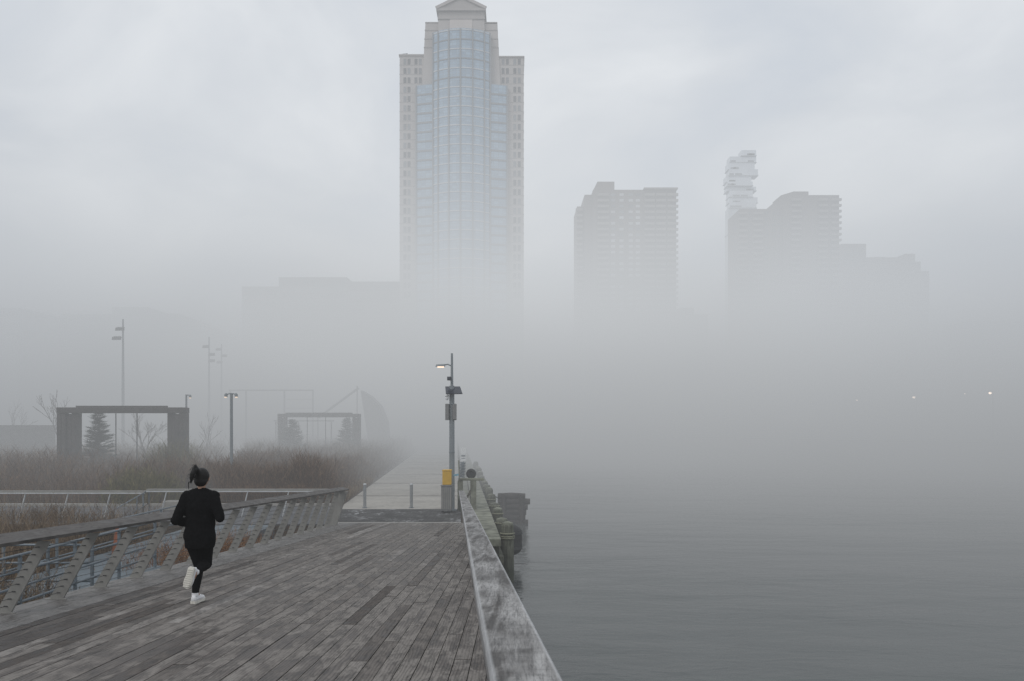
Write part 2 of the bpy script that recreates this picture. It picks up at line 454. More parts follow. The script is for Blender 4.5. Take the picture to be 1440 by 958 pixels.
# boardwalk: individually toned planks along Y, right ends trimmed on the skewed rail line
b = MB(); pw = 0.14
x = -4.95
row = 0
while x < 1.0:
    x1 = x + pw - 0.007
    y = -5.0 + random.uniform(0, 3.0)
    y_prev = -5.0
    cuts = []
    while y < 26.2:
        cuts.append(y); y += random.choice((2.4, 3.0, 3.6, 4.2)) + random.uniform(-.2, .2)
    cuts = [-5.0] + cuts + [26.2]
    for i in range(len(cuts) - 1):
        a, c = cuts[i] + 0.003, cuts[i + 1] - 0.003
        ya, yb = (0.5 - x) / 0.0696, (0.5 - x1) / 0.0696     # where the rail line cuts this row
        if c < a + 0.05: continue
        if a > min(ya, yb) - .05: continue
        cl, cr_ = min(c, ya), min(c, yb)
        b.cur = min(max(random.gauss(0.5, 0.25), 0.02), 1.0)
        dz = random.uniform(-0.0025, 0.0025)
        segs = [a] + ([0.0] if a < 0 < min(cl, cr_) else [])
        pts = [(a, a)] + ([(0.0, 0.0)] if a < 0 < min(cl, cr_) else []) + [(cl, cr_)]
        for k in range(len(pts) - 1):
            (l0, r0), (l1, r1) = pts[k], pts[k + 1]
            z = lambda yy: deck_z(yy) + dz
            b.hexa([(x, l0, z(l0) - .045), (x1, r0, z(r0) - .045), (x1, r1, z(r1) - .045), (x, l1, z(l1) - .045),
                    (x, l0, z(l0)), (x1, r0, z(r0)), (x1, r1, z(r1)), (x, l1, z(l1))])
    x += pw; row += 1
dk = b.build('boardwalk', M['deck'])
tag(dk, 'weathered grey plank boardwalk sloping down towards the promenade', 'boardwalk', kind='structure')
b = MB()
for i, (xa, xb) in enumerate(((-5.78, -5.5), (-5.494, -5.23), (-5.224, -4.957))):
    y = -5.0
    while y < 26.1:
        y2 = min(y + random.uniform(4, 6), 26.2)
        b.cur = random.uniform(0.2, 1)
        z0, z1 = deck_z(y), deck_z(y2)
        if y < 0 < y2: y2 = 0.0; z1 = deck_z(0)
        b.hexa([(xa, y + .003, z0 - .05), (xb, y + .003, z0 - .05), (xb, y2 - .003, z1 - .05), (xa, y2 - .003, z1 - .05),
                (xa, y + .003, z0 + .004), (xb, y + .003, z0 + .004), (xb, y2 - .003, z1 + .004), (xa, y2 - .003, z1 + .004)])
        y = y2
tag(b.build('boardwalk_border', M['border']), 'smooth pale border boards along the left railing', 'boardwalk', kind='structure')
b = MB()
for xo in (-5.6, -4.2, -2.8):
    b.hexa([(xo - .1, 0, 1.3), (xo + .1, 0, 1.3), (xo + .1, 26, -.45), (xo - .1, 26, -.45), (xo - .1, 0, 1.745), (xo + .1, 0, 1.745), (xo + .1, 26, -.022), (xo - .1, 26, -.022)])
    b.box(xo - .1, xo + .1, -5, -0.01, 1.3, 1.745)
b.hexa([(-.1, 0, 1.3), (.1, 0, 1.3), (edge(26, .4), 26, -.45), (edge(26, .2), 26, -.45), (-.1, 0, 1.745), (.1, 0, 1.745), (edge(26, .4), 26, -.022), (edge(26, .2), 26, -.022)])
b.hexa([(-5.75, 0, 1.70), (.1, 0, 1.70), (edge(26.1, .12), 26.1, -.09), (-5.75, 26.1, -.09), (-5.75, 0, 1.752), (.1, 0, 1.752), (edge(26.1, .12), 26.1, -.022), (-5.75, 26.1, -.022)])
for yy in (2, 8, 14, 20):
    for xx in (-5.2, -3.0, -1.2 if yy > 8 else -.4):
        b.tube([(xx, yy, -2.6), (xx, yy, deck_z(yy) - .3)], .17, 10)
tag(b.build('boardwalk_substructure', M['dark_timber']), 'dark beams and piles carrying the sloping boardwalk', 'boardwalk', kind='structure')

# ------------------------------------------------------------------ leaning left railing
rail = thing('deck_railing', 'long railing of inward leaning grey steel plates with wide timber cap left of the boardwalk', 'railing', (-5.6, 8.8, 1.2))
def railtop(Y):
    k = (Y - 8.77) / (24.5 - 8.77)
    lean = 0.45 + 0.03 * math.sin(max(min(k, 1), 0) * math.pi) - 0.15 * max(min(k, 1.1), 0) ** 2
    return Vector((-5.6 + lean, Y, deck_z(Y) + 0.83 + 0.25 * k))
def child(mb, name, m, root, smooth=False, bevel=0.0):
    o = mb.build(name, m, None, smooth, bevel)
    o.parent = root; o.matrix_parent_inverse = Matrix.Translation(-root.location)
    return o
post_y = [8.77 + 1.02 * k for k in range(-6, 16)]
for Y in post_y:
    p0, p1 = Vector((-5.6, Y, deck_z(Y) + .004)), railtop(Y) - Vector((0, 0, .035))
    b = MB(); w0, w1, t = 0.085, 0.07, 0.014
    d = (p1 - p0).normalized(); sd = Vector((1, 0, 0))
    q = []
    for yy in (-t, t):
        o = Vector((0, yy, 0))
        q.append([p0 - sd * w0 + o, p0 + sd * w0 + o, p1 + sd * w1 + o, p1 - sd * w1 + o])
    b.hexa([q[0][0], q[0][1], q[1][1], q[1][0], q[0][3], q[0][2], q[1][2], q[1][3]])
    for s_ in (-1, 1):     # flange and foot plate
        pass
    b.box(-5.72, -5.46, Y - .05, Y - t - .001, deck_z(Y) - .02, deck_z(Y) + .016)
    po = child(b, 'post', M['steel_post'], rail)
    for j in range(8):     # cable sleeves
        pass
b = MB()
Y = 24.75
p0, p1 = Vector((-5.6, Y, deck_z(Y))), railtop(Y) - Vector((0, 0, .03))
b.hexa([p0 + Vector((-.16, 0, 0)), p0 + Vector((.14, 0, 0)), p0 + Vector((.14, .12, 0)), p0 + Vector((-.16, .12, 0)),
        p1 + Vector((-.16, 0, 0)), p1 + Vector((.18, 0, 0)), p1 + Vector((.18, .12, 0)), p1 + Vector((-.16, .12, 0))])
child(b, 'end_post', M['steel_post'], rail)
b = MB()
ys = np.linspace(2.0, 25.6, 25)
for i in range(len(ys) - 1):
    a, c = railtop(ys[i]), railtop(ys[i + 1])
    b.cur = 0.3 + 0.5 * random.random()
    w_in, w_out = 0.09, 0.13
    g = 0.004 if i % 4 == 0 else 0.0
    def cs(p, yy):
        wo = w_out + max(0, (14 - yy)) * 0.006
        return [Vector((p.x - wo, yy, p.z + .055)), Vector((p.x + w_in, yy, p.z - .012)), Vector((p.x + w_in, yy, p.z + .022)), Vector((p.x - wo, yy, p.z + .09))]
    u, v = cs(a, ys[i] + g), cs(c, ys[i + 1] - g)
    b.add(u + v, [(0, 1, 2, 3), (7, 6, 5, 4), (0, 4, 5, 1), (1, 5, 6, 2), (2, 6, 7, 3), (3, 7, 4, 0)])
child(b, 'cap_rail', M['cap'], rail)
for j in range(9):
    f = 0.1 + j * 0.098
    b = MB(); pts = []
    for Yc in post_y[1:]:
        p0 = Vector((-5.6, Yc, deck_z(Yc))); pts.append(p0.lerp(railtop(Yc), f))
    b.tube(pts, 0.0035, 5)
    child(b, 'cable', M['cable'], rail)
# fixing dashes: one short sleeve per cable on each post, kept inside one mesh as surface detail
b = MB()
for Yc in post_y:
    for j in range(9):
        f = 0.1 + j * 0.098
        p = Vector((-5.6, Yc, deck_z(Yc))).lerp(railtop(Yc), f)
        b.bar(p + Vector((-.03, -.019, 0)), p + Vector((.01, -.019, -.002)), .01, .007)
sl = child(b, 'cable_sleeves', M['steel_dark'], rail); sl['kind'] = 'stuff'

# ------------------------------------------------------------------ right timber handrail (deck) and its continuation
HR = 1.07
def hand_rail(y0, y1, zf, name, label, loc, step=2.4, w=0.157, post=True, lean=0.0):
    root = thing(name, label, 'railing', loc)
    b = MB(); n = max(2, int((y1 - y0) / 1.2)); ys = np.linspace(y0, y1, n)
    if y0 < 0: ys = np.sort(np.append(ys, 0.0))
    xin = 0.072
    ch = 0.007
    prof = [(0, -.07), (w, -.07), (w, -ch * 1.3), (w - ch, 0), (ch, 0), (0, -ch * 1.3)]
    vs, fs, tn = [], [], []
    prof = [(0, -.05, 0), (w, -.05, 0), (w, -ch * 1.3, .55), (w - ch, 0, .9), (w - ch * 2.2, .0006, 0), (w / 2, .001, 0), (ch * 2.2, .0006, 0), (ch, 0, .9), (0, -ch * 1.3, .55)]
    m = len(prof)
    for yy in ys:
        for (u, z, t) in prof:
            vs.append((edge(yy, xin) + u, yy, zf(yy) + HR + z)); tn.append(t + .001)
    for i in range(len(ys) - 1):
        for k in range(m):
            k2 = (k + 1) % m
            fs.append((i * m + k, i * m + k2, (i + 1) * m + k2, (i + 1) * m + k))
    fs.append(tuple(range(m))); fs.append(tuple((len(ys) - 1) * m + k for k in range(m - 1, -1, -1)))
    b.v, b.f, b.r = vs, fs, tn
    child(b, 'cap_rail', M['handrail'], root)
    yy = y0 + .4
    while post and yy < y1:
        b = MB(); xx = edge(yy, xin + w / 2 + .015); z = zf(yy); lo_ = lean
        b.hexa([(xx + lo_ - .05, yy - .02, z - .3), (xx + lo_ + .05, yy - .02, z - .3), (xx + lo_ + .05, yy + .02, z - .3), (xx + lo_ - .05, yy + .02, z - .3),
                (xx - .05, yy - .02, z + HR - .052), (xx + .05, yy - .02, z + HR - .052), (xx + .05, yy + .02, z + HR - .052), (xx - .05, yy + .02, z + HR - .052)])
        child(b, 'post', M['old_timber'], root, bevel=.004)
        yy += step
    for f in (0.25, 0.5, 0.75):
        b = MB(); b.tube([(edge(v, xin + w / 2 + .015) + lean * (1 - f), v, zf(v) + HR * f) for v in ys], .005, 6)
        child(b, 'cable', M['cable'], root)
    return root
hand_rail(-3.0, 25.6, deck_z, 'timber_handrail', 'broad weathered grey timber handrail in the foreground beside the water', (0.1, 0, 1.8), lean=.42)
hand_rail(30.6, 118.0, lambda y: 0.0, 'promenade_railing', 'timber railing along the water side of the promenade behind the lamp pole', (edge(30.6, .1), 30.6, 0), w=0.14)
# gate frame over the seawall at the end of the deck
gf = thing('wharf_frame', 'grey wooden frame with flat top beside the end of the handrail', 'frame', (-1.5, 30, 0))
b = MB(); b.box(-2.02, -1.05, 29.95, 30.15, 1.13, 1.22); child(b, 'top_beam', M['pale_timber'], gf, bevel=.01)
for xx in (-1.45, -1.95):
    b = MB(); b.box(xx - .1, xx + .1, 29.97, 30.13, -.1, 1.13); child(b, 'post', M['pale_timber'], gf, bevel=.01)
b = MB(); b.bar((-1.9, 30.05, .1), (-1.45, 30.05, .95), .06, .08); child(b, 'brace', M['old_timber'], gf)

# ------------------------------------------------------------------ seawall, piles, fenders
sw = thing('seawall', 'greenish timber seawall with pale cap beams along the water', 'seawall', (edge(24, 1.0), 24, -1))
b = MB()
b.hexa([(edge(22.6, .4), 22.6, -2.6), (edge(22.6, 1.2), 22.6, -2.6), (edge(200, 1.2), 200, -2.6), (edge(200, .4), 200, -2.6),
        (edge(22.6, .4), 22.6, -.16), (edge(22.6, 1.2), 22.6, -.16), (edge(200, 1.2), 200, -.16), (edge(200, .4), 200, -.16)])
child(b, 'wall', M['green_timber'], sw)
y = 22.3
while y < 150:
    L_ = 4.4 if y < 60 else 9
    b = MB()
    for o0, o1, z0, z1 in ((.62, 1.25, -.16, .05), (.3, .6, -.15, -.03)):
        b.hexa([(edge(y, o0), y, z0), (edge(y, o1), y, z0), (edge(y + L_ - .06, o1), y + L_ - .06, z0), (edge(y + L_ - .06, o0), y + L_ - .06, z0),
                (edge(y, o0), y, z1), (edge(y, o1), y, z1), (edge(y + L_ - .06, o1), y + L_ - .06, z1), (edge(y + L_ - .06, o0), y + L_ - .06, z1)])
    child(b, 'cap_beam', M['pale_timber'], sw, bevel=.015)
    b = MB()
    for z in (-.55, -1.1):
        b.bar((edge(y, 1.26), y, z), (edge(y + L_ - .06, 1.26), y + L_ - .06, z), .12, .22)
    child(b, 'waler', M['green_timber'], sw)
    y += L_
ordn = ['first', 'second', 'third', 'fourth', 'fifth', 'sixth', 'seventh', 'eighth', 'ninth', 'tenth', 'eleventh', 'twelfth', 'thirteenth', 'fourteenth', 'fifteenth', 'sixteenth']
for i in range(16):
    Y = 24.0 + 2.75 * i; xx = edge(Y, 1.53)
    top = .25 if i == 0 else .1 + random.uniform(-.12, .1)
    p = thing('timber_pile', ('thick greenish timber pile with rope wound round it, nearest on the seawall' if i == 0 else f'{ordn[i]} greenish timber pile from the near end of the seawall'),
              'pile', (xx, Y, -1.5), 'timber piles along the seawall')
    r_ = .2 + random.uniform(-.015, .02); lx = random.uniform(-.05, .03)
    b = MB(); b.tube([(xx - lx, Y, -2.6), (xx, Y, -.5), (xx + lx * .3, Y, top - .04), (xx + lx * .3, Y, top)], [r_ * 1.05, r_, r_ * .97, r_ * .85], 16)
    child(b, 'trunk', M['green_timber'], p, smooth=False)
    b = MB(); b.tube([(xx + lx * .3, Y, top), (xx + lx * .3, Y, top + .05), (xx + lx * .3, Y, top + .09)], [r_ * .86, r_ * .82, r_ * .2], 16); child(b, 'cap', M['pale_timber'], p)
    if i < 5:
        for z in ((-.02, -.11, -.16) if i == 0 else (-.05,)):
            b = MB(); b.torus((xx, Y, z), r_ + .008, .022); child(b, 'rope', M['rope'], p, smooth=True)
for (Y, off, z, L_, r_, ax, lab) in ((27.0, 1.86, -.66, 1.0, .36, (0, 0, 1), 'upright black rubber fender drum hanging behind the nearest pile'),
                                (38.0, 2.72, -.55, 1.5, .42, (1, .25, 0), 'dark stacked log fender standing in the water off the seawall')):
    xx = edge(Y, off); ax = Vector(ax).normalized(); c_ = Vector((xx, Y, z))
    fd = thing('fender', lab, 'fender', (xx, Y, z))
    pts, rad = [], []
    for k in range(13):
        t = k / 12; u = abs(2 * t - 1)
        pts.append(c_ + ax * (L_ * (t - .5))); rad.append(r_ * (1 - .62 * u ** 6) * (1 + .03 * math.sin(t * 25)))
    b = MB()
    if ax.z < .5:
        rr = random.Random(3)
        for q in range(6):
            zc = -1.45 + .25 * q; x0_ = xx - .8 + rr.uniform(-.05, .1); x1_ = xx + .66 + rr.uniform(-.12, .16)
            b.tube([(x0_, Y + rr.uniform(-.05, .05), zc), ((x0_ + x1_) / 2, Y, zc + .02), (x1_, Y + rr.uniform(-.05, .05), zc)], [.15, .16, .14], 12)
        for xo in (-.5, .35):
            b.tube([(xx + xo, Y - .2, -2.2), (xx + xo + .02, Y - .2, -.02 + rr.uniform(-.1, .1))], [.1, .09], 10)
        child(b, 'log_stack', M['dark_timber'], fd)
    else:
        b.tube(pts, rad, 18); child(b, 'drum', M['rubber'], fd, smooth=True)
    for t in (() if ax.z < .5 else (-.25, .25)):
        q = c_ + ax * (L_ * t); b = MB(); b.tube([q - ax * .04, q + ax * .04], r_ + .02, 18); child(b, 'chain_band', M['steel_dark'], fd)
    b = MB(); b.tube([c_, Vector((edge(Y, 1.2), Y, .03))], .03, 6); child(b, 'chain', M['steel_dark'], fd)

# ------------------------------------------------------------------ equipment pole, box, bollards, sign, coil, ring
def PX(x, Y): return (x - 720) / F * Y
def PZ(y, Y): return EYE + (595 - y) / F * Y
px, py = PX(635.5, 30), 30.0
lp = thing('equipment_pole', 'grey pole with lit lamp arm, camera, solar panel and two boxes at the promenade edge', 'pole', (px, py, 0))
b = MB(); b.tube([(px, py, 0), (px, py, 4.7)], [.105, .095], 16); b.tube([(px, py, 4.7), (px, py, PZ(497, 30))], [.055, .04], 12); b.tube([(px, py, 0), (px, py, .05)], .2, 16)
child(b, 'post', M['pole'], lp)
b = MB(); z = PZ(514, 30); b.tube([(px, py, z - .03), (px - .15, py, z + .04), (px - .3, py, z + .02)], .025, 8); child(b, 'lamp_arm', M['pole'], lp)
b = MB(); b.hexa([(px - .62, py - .09, z - .045), (px - .26, py - .1, z - .04), (px - .26, py + .1, z - .04), (px - .62, py + .09, z - .045),
                  (px - .58, py - .06, z + .035), (px - .26, py - .07, z + .05), (px - .26, py + .07, z + .05), (px - .58, py + .06, z + .035)])
lh = child(b, 'lamp_head', M['pole'], lp, bevel=.01)
b = MB(); b.box(px - .54, px - .3, py - .095, py + .06, z - .085, z - .046); ln = b.build('lens', M['warm_lamp'], lh)
b = MB(); z = PZ(533, 30); b.box(px - .17, px - .02, py - .14, py + .06, z - .06, z + .08); b.tube([(px - .1, py - .22, z + .01), (px - .1, py - .14, z + .01)], .05, 10); b.bar((px - .1, py, z), (px + .02, py, z - .1), .04, .04)
child(b, 'camera', M['panel'], lp, bevel=.01)
b = MB(); z = PZ(549, 30); b.hexa([(px - .2, py - .34, z - .16), (px + .42, py - .34, z - .16), (px + .3, py + .1, z + .12), (px - .26, py + .1, z + .12),
                  (px - .2, py - .35, z - .13), (px + .42, py - .35, z - .13), (px + .3, py + .09, z + .15), (px - .26, py + .09, z + .15)])
child(b, 'solar_panel', M['panel'], lp)
b = MB(); z = PZ(560, 30); b.ball((px - .17, py - .12, z), .07, .07, .08); b.tube([(px - .17, py - .12, z + .04), (px - .17, py - .12, z + .17), (px, py, z + .22)], .028, 8); b.tube([(px - .17, py - .12, z + .05), (px - .17, py - .12, z + .13)], .075, 10)
child(b, 'dome_camera', M['white'], lp, smooth=True)
for x0, x1 in ((-.24, -.105), (.105, .17)):
    b = MB(); b.box(px + x0, px + x1, py - .16, py + .14, PZ(591, 30), PZ(568, 30)); child(b, 'equipment_box', M['cabinet'], lp, bevel=.012)
b = MB(); b.box(px + .04, px + .17, py - .22, py - .16, PZ(590, 30), PZ(569, 30)); child(b, 'equipment_box', M['cabinet'], lp, bevel=.01)
for z in (.75, 2.2, 4.0):
    b = MB(); b.torus((px, py, z), .108, .012); child(b, 'clamp_band', M['galv'], lp)

bx, by = PX(629, 29.4), 29.4
cb = thing('utility_cabinet', 'grey slatted metal cabinet standing at the foot of the equipment pole', 'cabinet', (bx, by, 0))
b = MB(); b.box(bx - .21, bx + .17, by - .2, by + .2, .08, .98); child(b, 'body', M['cabinet'], cb, bevel=.01)
b = MB(); b.box(bx - .23, bx + .19, by - .22, by + .22, .98, 1.02); child(b, 'lid', M['cabinet'], cb, bevel=.006)
for k in range(5):
    b = MB(); b.box(bx - .19 + k * .075, bx - .145 + k * .075, by - .215, by - .2, .14, .92); child(b, 'slat', M['steel_post'], cb)
for s_ in (-1, 1):
    b = MB(); b.box(bx - .02 + s_ * .15 - .03, bx - .02 + s_ * .15 + .03, by - .17, by + .17, 0, .08); child(b, 'leg', M['steel_dark'], cb)
yb = thing('yellow_box', 'bright yellow box sitting on top of the grey cabinet', 'box', (bx, by, 1.02))
b = MB(); b.box(bx - .17, bx + .16, by - .15, by + .15, 1.024, 1.53); child(b, 'body', M['yellow'], yb, bevel=.02)
b = MB(); b.box(bx - .18, bx + .17, by - .16, by + .16, 1.53, 1.58); child(b, 'lid', M['yellow'], yb, bevel=.015)

for k, (x, lab) in enumerate(((513, 'slim round steel bollard nearer the left railing end'), (578.5, 'slim round steel bollard nearer the yellow box'))):
    if k == 0:
        bo0 = thing('bollard', lab, 'bollard', (PX(x, 30.9), 30.9, 0.006), 'steel bollards at the start of the promenade')
        b = MB(); b.tube([(0, 0, 0), (0, 0, .9)], .062, 20); b.build('post', M['stainless'], bo0, smooth=False)
        b = MB(); b.tube([(0, 0, .9), (0, 0, .93), (0, 0, .945)], [.066, .064, .03], 20); b.build('cap', M['bright'], bo0)
        b = MB(); b.tube([(0, 0, 0), (0, 0, .02)], .1, 20); b.build('base_plate', M['galv'], bo0)
    else:
        dup(bo0, (PX(x, 30.9), 30.9, 0.006), lab)

sg = thing('notice_sign', 'small white notice sign on a post behind the railing', 'sign', (PX(651.5, 47), 47, 0))
b = MB(); x = PX(651.5, 47); b.box(x - .025, x + .025, 47, 47.04, 0, 1.75); child(b, 'post', M['galv'], sg)
b = MB(); b.box(x - .16, x + .16, 46.96, 46.99, 1.05, 1.85); pl = child(b, 'panel', M['white'], sg)
b = MB(); b.box(x - .12, x + .12, 46.95, 46.958, 1.32, 1.42); b.box(x - .12, x + .12, 46.95, 46.958, 1.2, 1.24)
g = b.build('grey_band', M['galv'], pl)

cl = thing('coiled_hose', 'pale zigzag coil hanging on the railing beside the wharf frame', 'hose', (PX(651, 31), 31, 1.2))
b = MB(); pts = []
for k in range(66):
    t = k / 65; a = t * 10 * 2 * math.pi
    pts.append((PX(651, 31) + .11 * math.cos(a) - .03 * t, 31 + .05 * math.sin(a), 1.78 - .6 * t))
b.tube(pts, .013, 6); child(b, 'coil', M['galv'], cl, smooth=True)
b = MB(); b.tube([(PX(647, 31), 31.05, .1), (PX(645, 31), 31.05, 1.85)], .025, 8); child(b, 'stake', M['pale_timber'], cl)
rg = thing('tyre', 'dark rubber tyre hanging beside the wharf frame above the seawall', 'tyre', (PX(662, 31), 31.3, 1.3))
b = MB(); b.torus((PX(662, 31), 31.3, PZ(667, 31)), .13, .07, 'y'); child(b, 'tread', M['worn_rubber'], rg, smooth=True)
b = MB(); b.tube([(PX(662, 31), 31.26, PZ(667, 31)), (PX(662, 31), 31.34, PZ(667, 31))], .09, 14); child(b, 'rim', M['steel_dark'], rg)
b = MB(); b.bar((PX(662, 31), 31.42, 0), (PX(662, 31), 31.42, 1.5), .07, .07); child(b, 'hanger', M['old_timber'], rg)
tp = tag(MB().bar((PX(638, 29.8), 29.75, PZ(668, 30)), (PX(645, 29.8), 29.75, PZ(667, 30)), .02, .07).build('tape', M['blue']), 'strip of pale blue tape tied beside the equipment pole', 'tape')

# ------------------------------------------------------------------ ramp, pipe railings, plaza railings
def slab(b, x0, x1, y0, y1, z0, z1, t=.1):
    b.hexa([(x0, y0, z0 - t), (x1, y0, z0 - t), (x1, y1, z1 - t), (x0, y1, z1 - t), (x0, y0, z0), (x1, y0, z0), (x1, y1, z1), (x0, y1, z1)])
b = MB(); slab(b, -7.7, -5.85, 1.0, 17.2, .42, .22, .12)
tag(b.build('ramp_walkway', M['ramp']), 'blue grey metal ramp running below the left railing', 'ramp', kind='structure')
b = MB(); slab(b, -10.3, -7.75, 14.6, 26.0, .06, -.03, .5)
tag(b.build('ramp_landing', M['ramp']), 'wide blue grey landing between the ramp and the plaza', 'ramp', kind='structure')
def pipe_railing(label, pts, nbars, h, posts, loc, m='galv', r=.022, lean=0.0):
    root = thing('pipe_railing', label, 'railing', loc, 'pipe railings of the ramp')
    for k in range(nbars):
        f = (k + 1) / nbars
        b = MB(); b.tube([Vector(p) + Vector((0, 0, h * f)) for p in pts], r, 8); child(b, 'rail', M[m], root, smooth=True)
    for p in posts:
        b = MB(); b.bar(Vector(p), Vector(p) + Vector((lean, 0, h)), .045, .045); child(b, 'post', M[m], root)
    return root
def lin(p, q, n): return [tuple(Vector(p).lerp(Vector(q), i / (n - 1))) for i in range(n)]
a, c = (-7.62, 3.0, .40), (-7.62, 17.0, .22)
pipe_railing('galvanised pipe railing along the far side of the ramp, seen through the leaning plates', [a, c], 4, .98, lin(a, c, 10), a)
a, c = (-10.2, 14.7, .05), (-7.75, 14.7, .05)
pipe_railing('short galvanised pipe railing across the near end of the landing', [a, c], 3, 1.0, lin(a, c, 4), a)
a, c = (-12.85, 22.5, -.05), (-12.85, 28.2, .0)
pipe_railing('sloping pipe handrail joining the plaza railing at a corner', [(-12.85, 22.5, -.75), (-12.85, 25.6, -.45), (-12.85, 28.2, .0)], 2, .93,
             [(-12.85, 22.5, -.75), (-12.85, 25.6, -.45), (-12.85, 27.3, -.15), (-12.85, 27.75, -.08), (-12.85, 28.2, 0)], a)
a, c = (-10.2, 15.2, .05), (-10.2, 25.8, -.03)
pipe_railing('low pipe railing along the left edge of the landing', [a, c], 3, .8, lin(a, c, 5), a)

def plaza_rail(label, x0, x1, Y, z, posts):
    root = thing('plaza_railing', label, 'railing', (x0, Y, z - 1), 'slim metal railings across the plaza')
    b = MB(); b.box(x0, x1, Y - .06, Y + .1, z - .035, z + .03); child(b, 'cap_rail', M['steel_post'], root)
    b = MB(); b.box(x0, x1, Y - .085, Y - .06, z - .07, z - .035); child(b, 'bright_edge', M['bright'], root)
    for xx in posts:
        b = MB(); b.bar((xx - .22, Y - .03, .0), (xx, Y - .03, z - .035), .05, .03); child(b, 'post', M['bright'], root)
    for f in (.2, .4, .6, .8):
        b = MB(); b.tube([(x0, Y, z * f), (x1, Y, z * f)], .004, 5); child(b, 'cable', M['cable'], root)
    return root
Y = 28.0
plaza_rail('slim metal railing with bright leaning posts across the plaza, left of the corner', -34, PX(205, Y), Y, PZ(691.5, Y), [PX(q, Y) for q in (-262, -202, -142, -82, -22, 37, 97, 156)])
plaza_rail('slim metal railing across the plaza between the corner and the leaning railing', PX(207, Y), PX(478, Y), Y, PZ(689, Y), [PX(q, Y) for q in (235, 292, 349, 406.5, 463)])
blk = tag(MB().box(PX(228, 30), PX(252, 30), 30, 30.5, 0, .35).build('stone_block', M['kerb'], bevel=.02), 'low pale stone block on the plaza behind the railing', 'block')
cn = thing('traffic_cone', 'small orange marker standing on the landing behind the leaning plates', 'cone', (PX(165, 20), 20, 0))
b = MB(); x = PX(165, 20); b.tube([(x, 20, 0), (x, 20, .62), (x, 20, .66)], [.13, .05, .03], 14); child(b, 'body', M['orange'], cn)
b = MB(); b.box(x - .17, x + .17, 19.83, 20.17, -.02, .02); child(b, 'base', M['rubber'], cn)

# ------------------------------------------------------------------ vegetation
def blades(P, D, W, tone, bend=None):
    """P base (n,3), D vector to tip (n,3), W half width (n); tapered two-piece blades facing random ways"""
    n = len(P)
    ang = rng.uniform(0, math.pi, n)
    side = np.stack([np.cos(ang), np.sin(ang) * .6, np.zeros(n)], 1) * W[:, None]
    mid = P + D * .55
    if bend is not None: tip = P + D + bend
    else: tip = P + D
    v = np.empty((n, 5, 3)); v[:, 0] = P - side; v[:, 1] = P + side; v[:, 2] = mid + side * .8; v[:, 3] = mid - side * .8; v[:, 4] = tip
    return v.reshape(-1, 3), np.repeat(tone, 5), n

def blade_mesh(name, sets, m, parent=None):
    vs = np.concatenate([s[0] for s in sets]); tn = np.concatenate([s[1] for s in sets]); n = len(vs) // 5
    base = np.arange(n) * 5
    q = np.stack([base, base + 1, base + 2, base + 3], 1); t = np.stack([base + 3, base + 2, base + 4], 1)
    loops = np.concatenate([q.ravel(), t.ravel()]).astype(np.int32)
    starts = np.concatenate([np.arange(n) * 4, 4 * n + np.arange(n) * 3]).astype(np.int32)
    me = bpy.data.meshes.new(name)
    me.vertices.add(len(vs)); me.vertices.foreach_set('co', vs.astype(np.float32).ravel())
    me.loops.add(len(loops)); me.loops.foreach_set('vertex_index', loops)
    me.polygons.add(2 * n); me.polygons.foreach_set('loop_start', starts)
    me.update(calc_edges=True); me.validate()
    a = me.attributes.new('tone', 'FLOAT', 'POINT'); a.data.foreach_set('value', tn.astype(np.float32))
    me.materials.append(m)
    o = bpy.data.objects.new(name, me); COL.objects.link(o)
    if parent is not None: o.parent = parent; o.matrix_parent_inverse = Matrix.Translation(-parent.location)
    return o

def twiggy(xy, z0, h, spread=.22, wid=.010, twigs=4, tone0=.5, tvar=.28):
    """upright winter stems with side twigs at the given feet"""
    n = len(xy)
    P = np.column_stack([xy, np.full(n, z0) if np.isscalar(z0) else z0])
    D = np.column_stack([rng.normal(0, spread, n) * h, rng.normal(0, spread, n) * h, h])
    tone = np.clip(rng.normal(tone0, tvar, n), 0, 1)
    out = [blades(P, D, np.full(n, wid) * rng.uniform(.7, 1.4, n), tone)]
    for k in range(twigs):
        f = rng.uniform(.3, .95, n)
        Q = P + D * f[:, None]
        L_ = h * rng.uniform(.12, .38, n)
        a = rng.uniform(0, 2 * math.pi, n)
        up = rng.uniform(.25, 1.0, n)
        E_ = np.column_stack([np.cos(a) * L_ * .6, np.sin(a) * L_ * .6, L_ * up])
        out.append(blades(Q, E_, np.full(n, wid * .8), np.clip(tone + rng.normal(.06, .14, n), 0, 1)))
    return out

def lump(x, y, s=1.0, seed=0):
    return (np.sin(x * 1.7 / s + seed) + np.sin(y * 1.3 / s + x * .6 / s + 2 * seed) + np.sin((x - y) * .8 / s + 1.3 + seed)) / 3

def bed(n, xfun, y0, y1, hbase, hvar, seed, bias=1.6):
    u = rng.uniform(0, 1, n) ** bias
    y = y0 + (y1 - y0) * u
    lo, hi = xfun(y)
    x = lo + (hi - lo) * rng.uniform(0, 1, n)
    h = hbase + 1.3 * hvar * lump(x, y, 1.5, seed) + .8 * hvar * lump(x, y, .5, seed + 2) + rng.normal(0, .14, n)
    return np.column_stack([x, y]), np.clip(h, .35, 3)

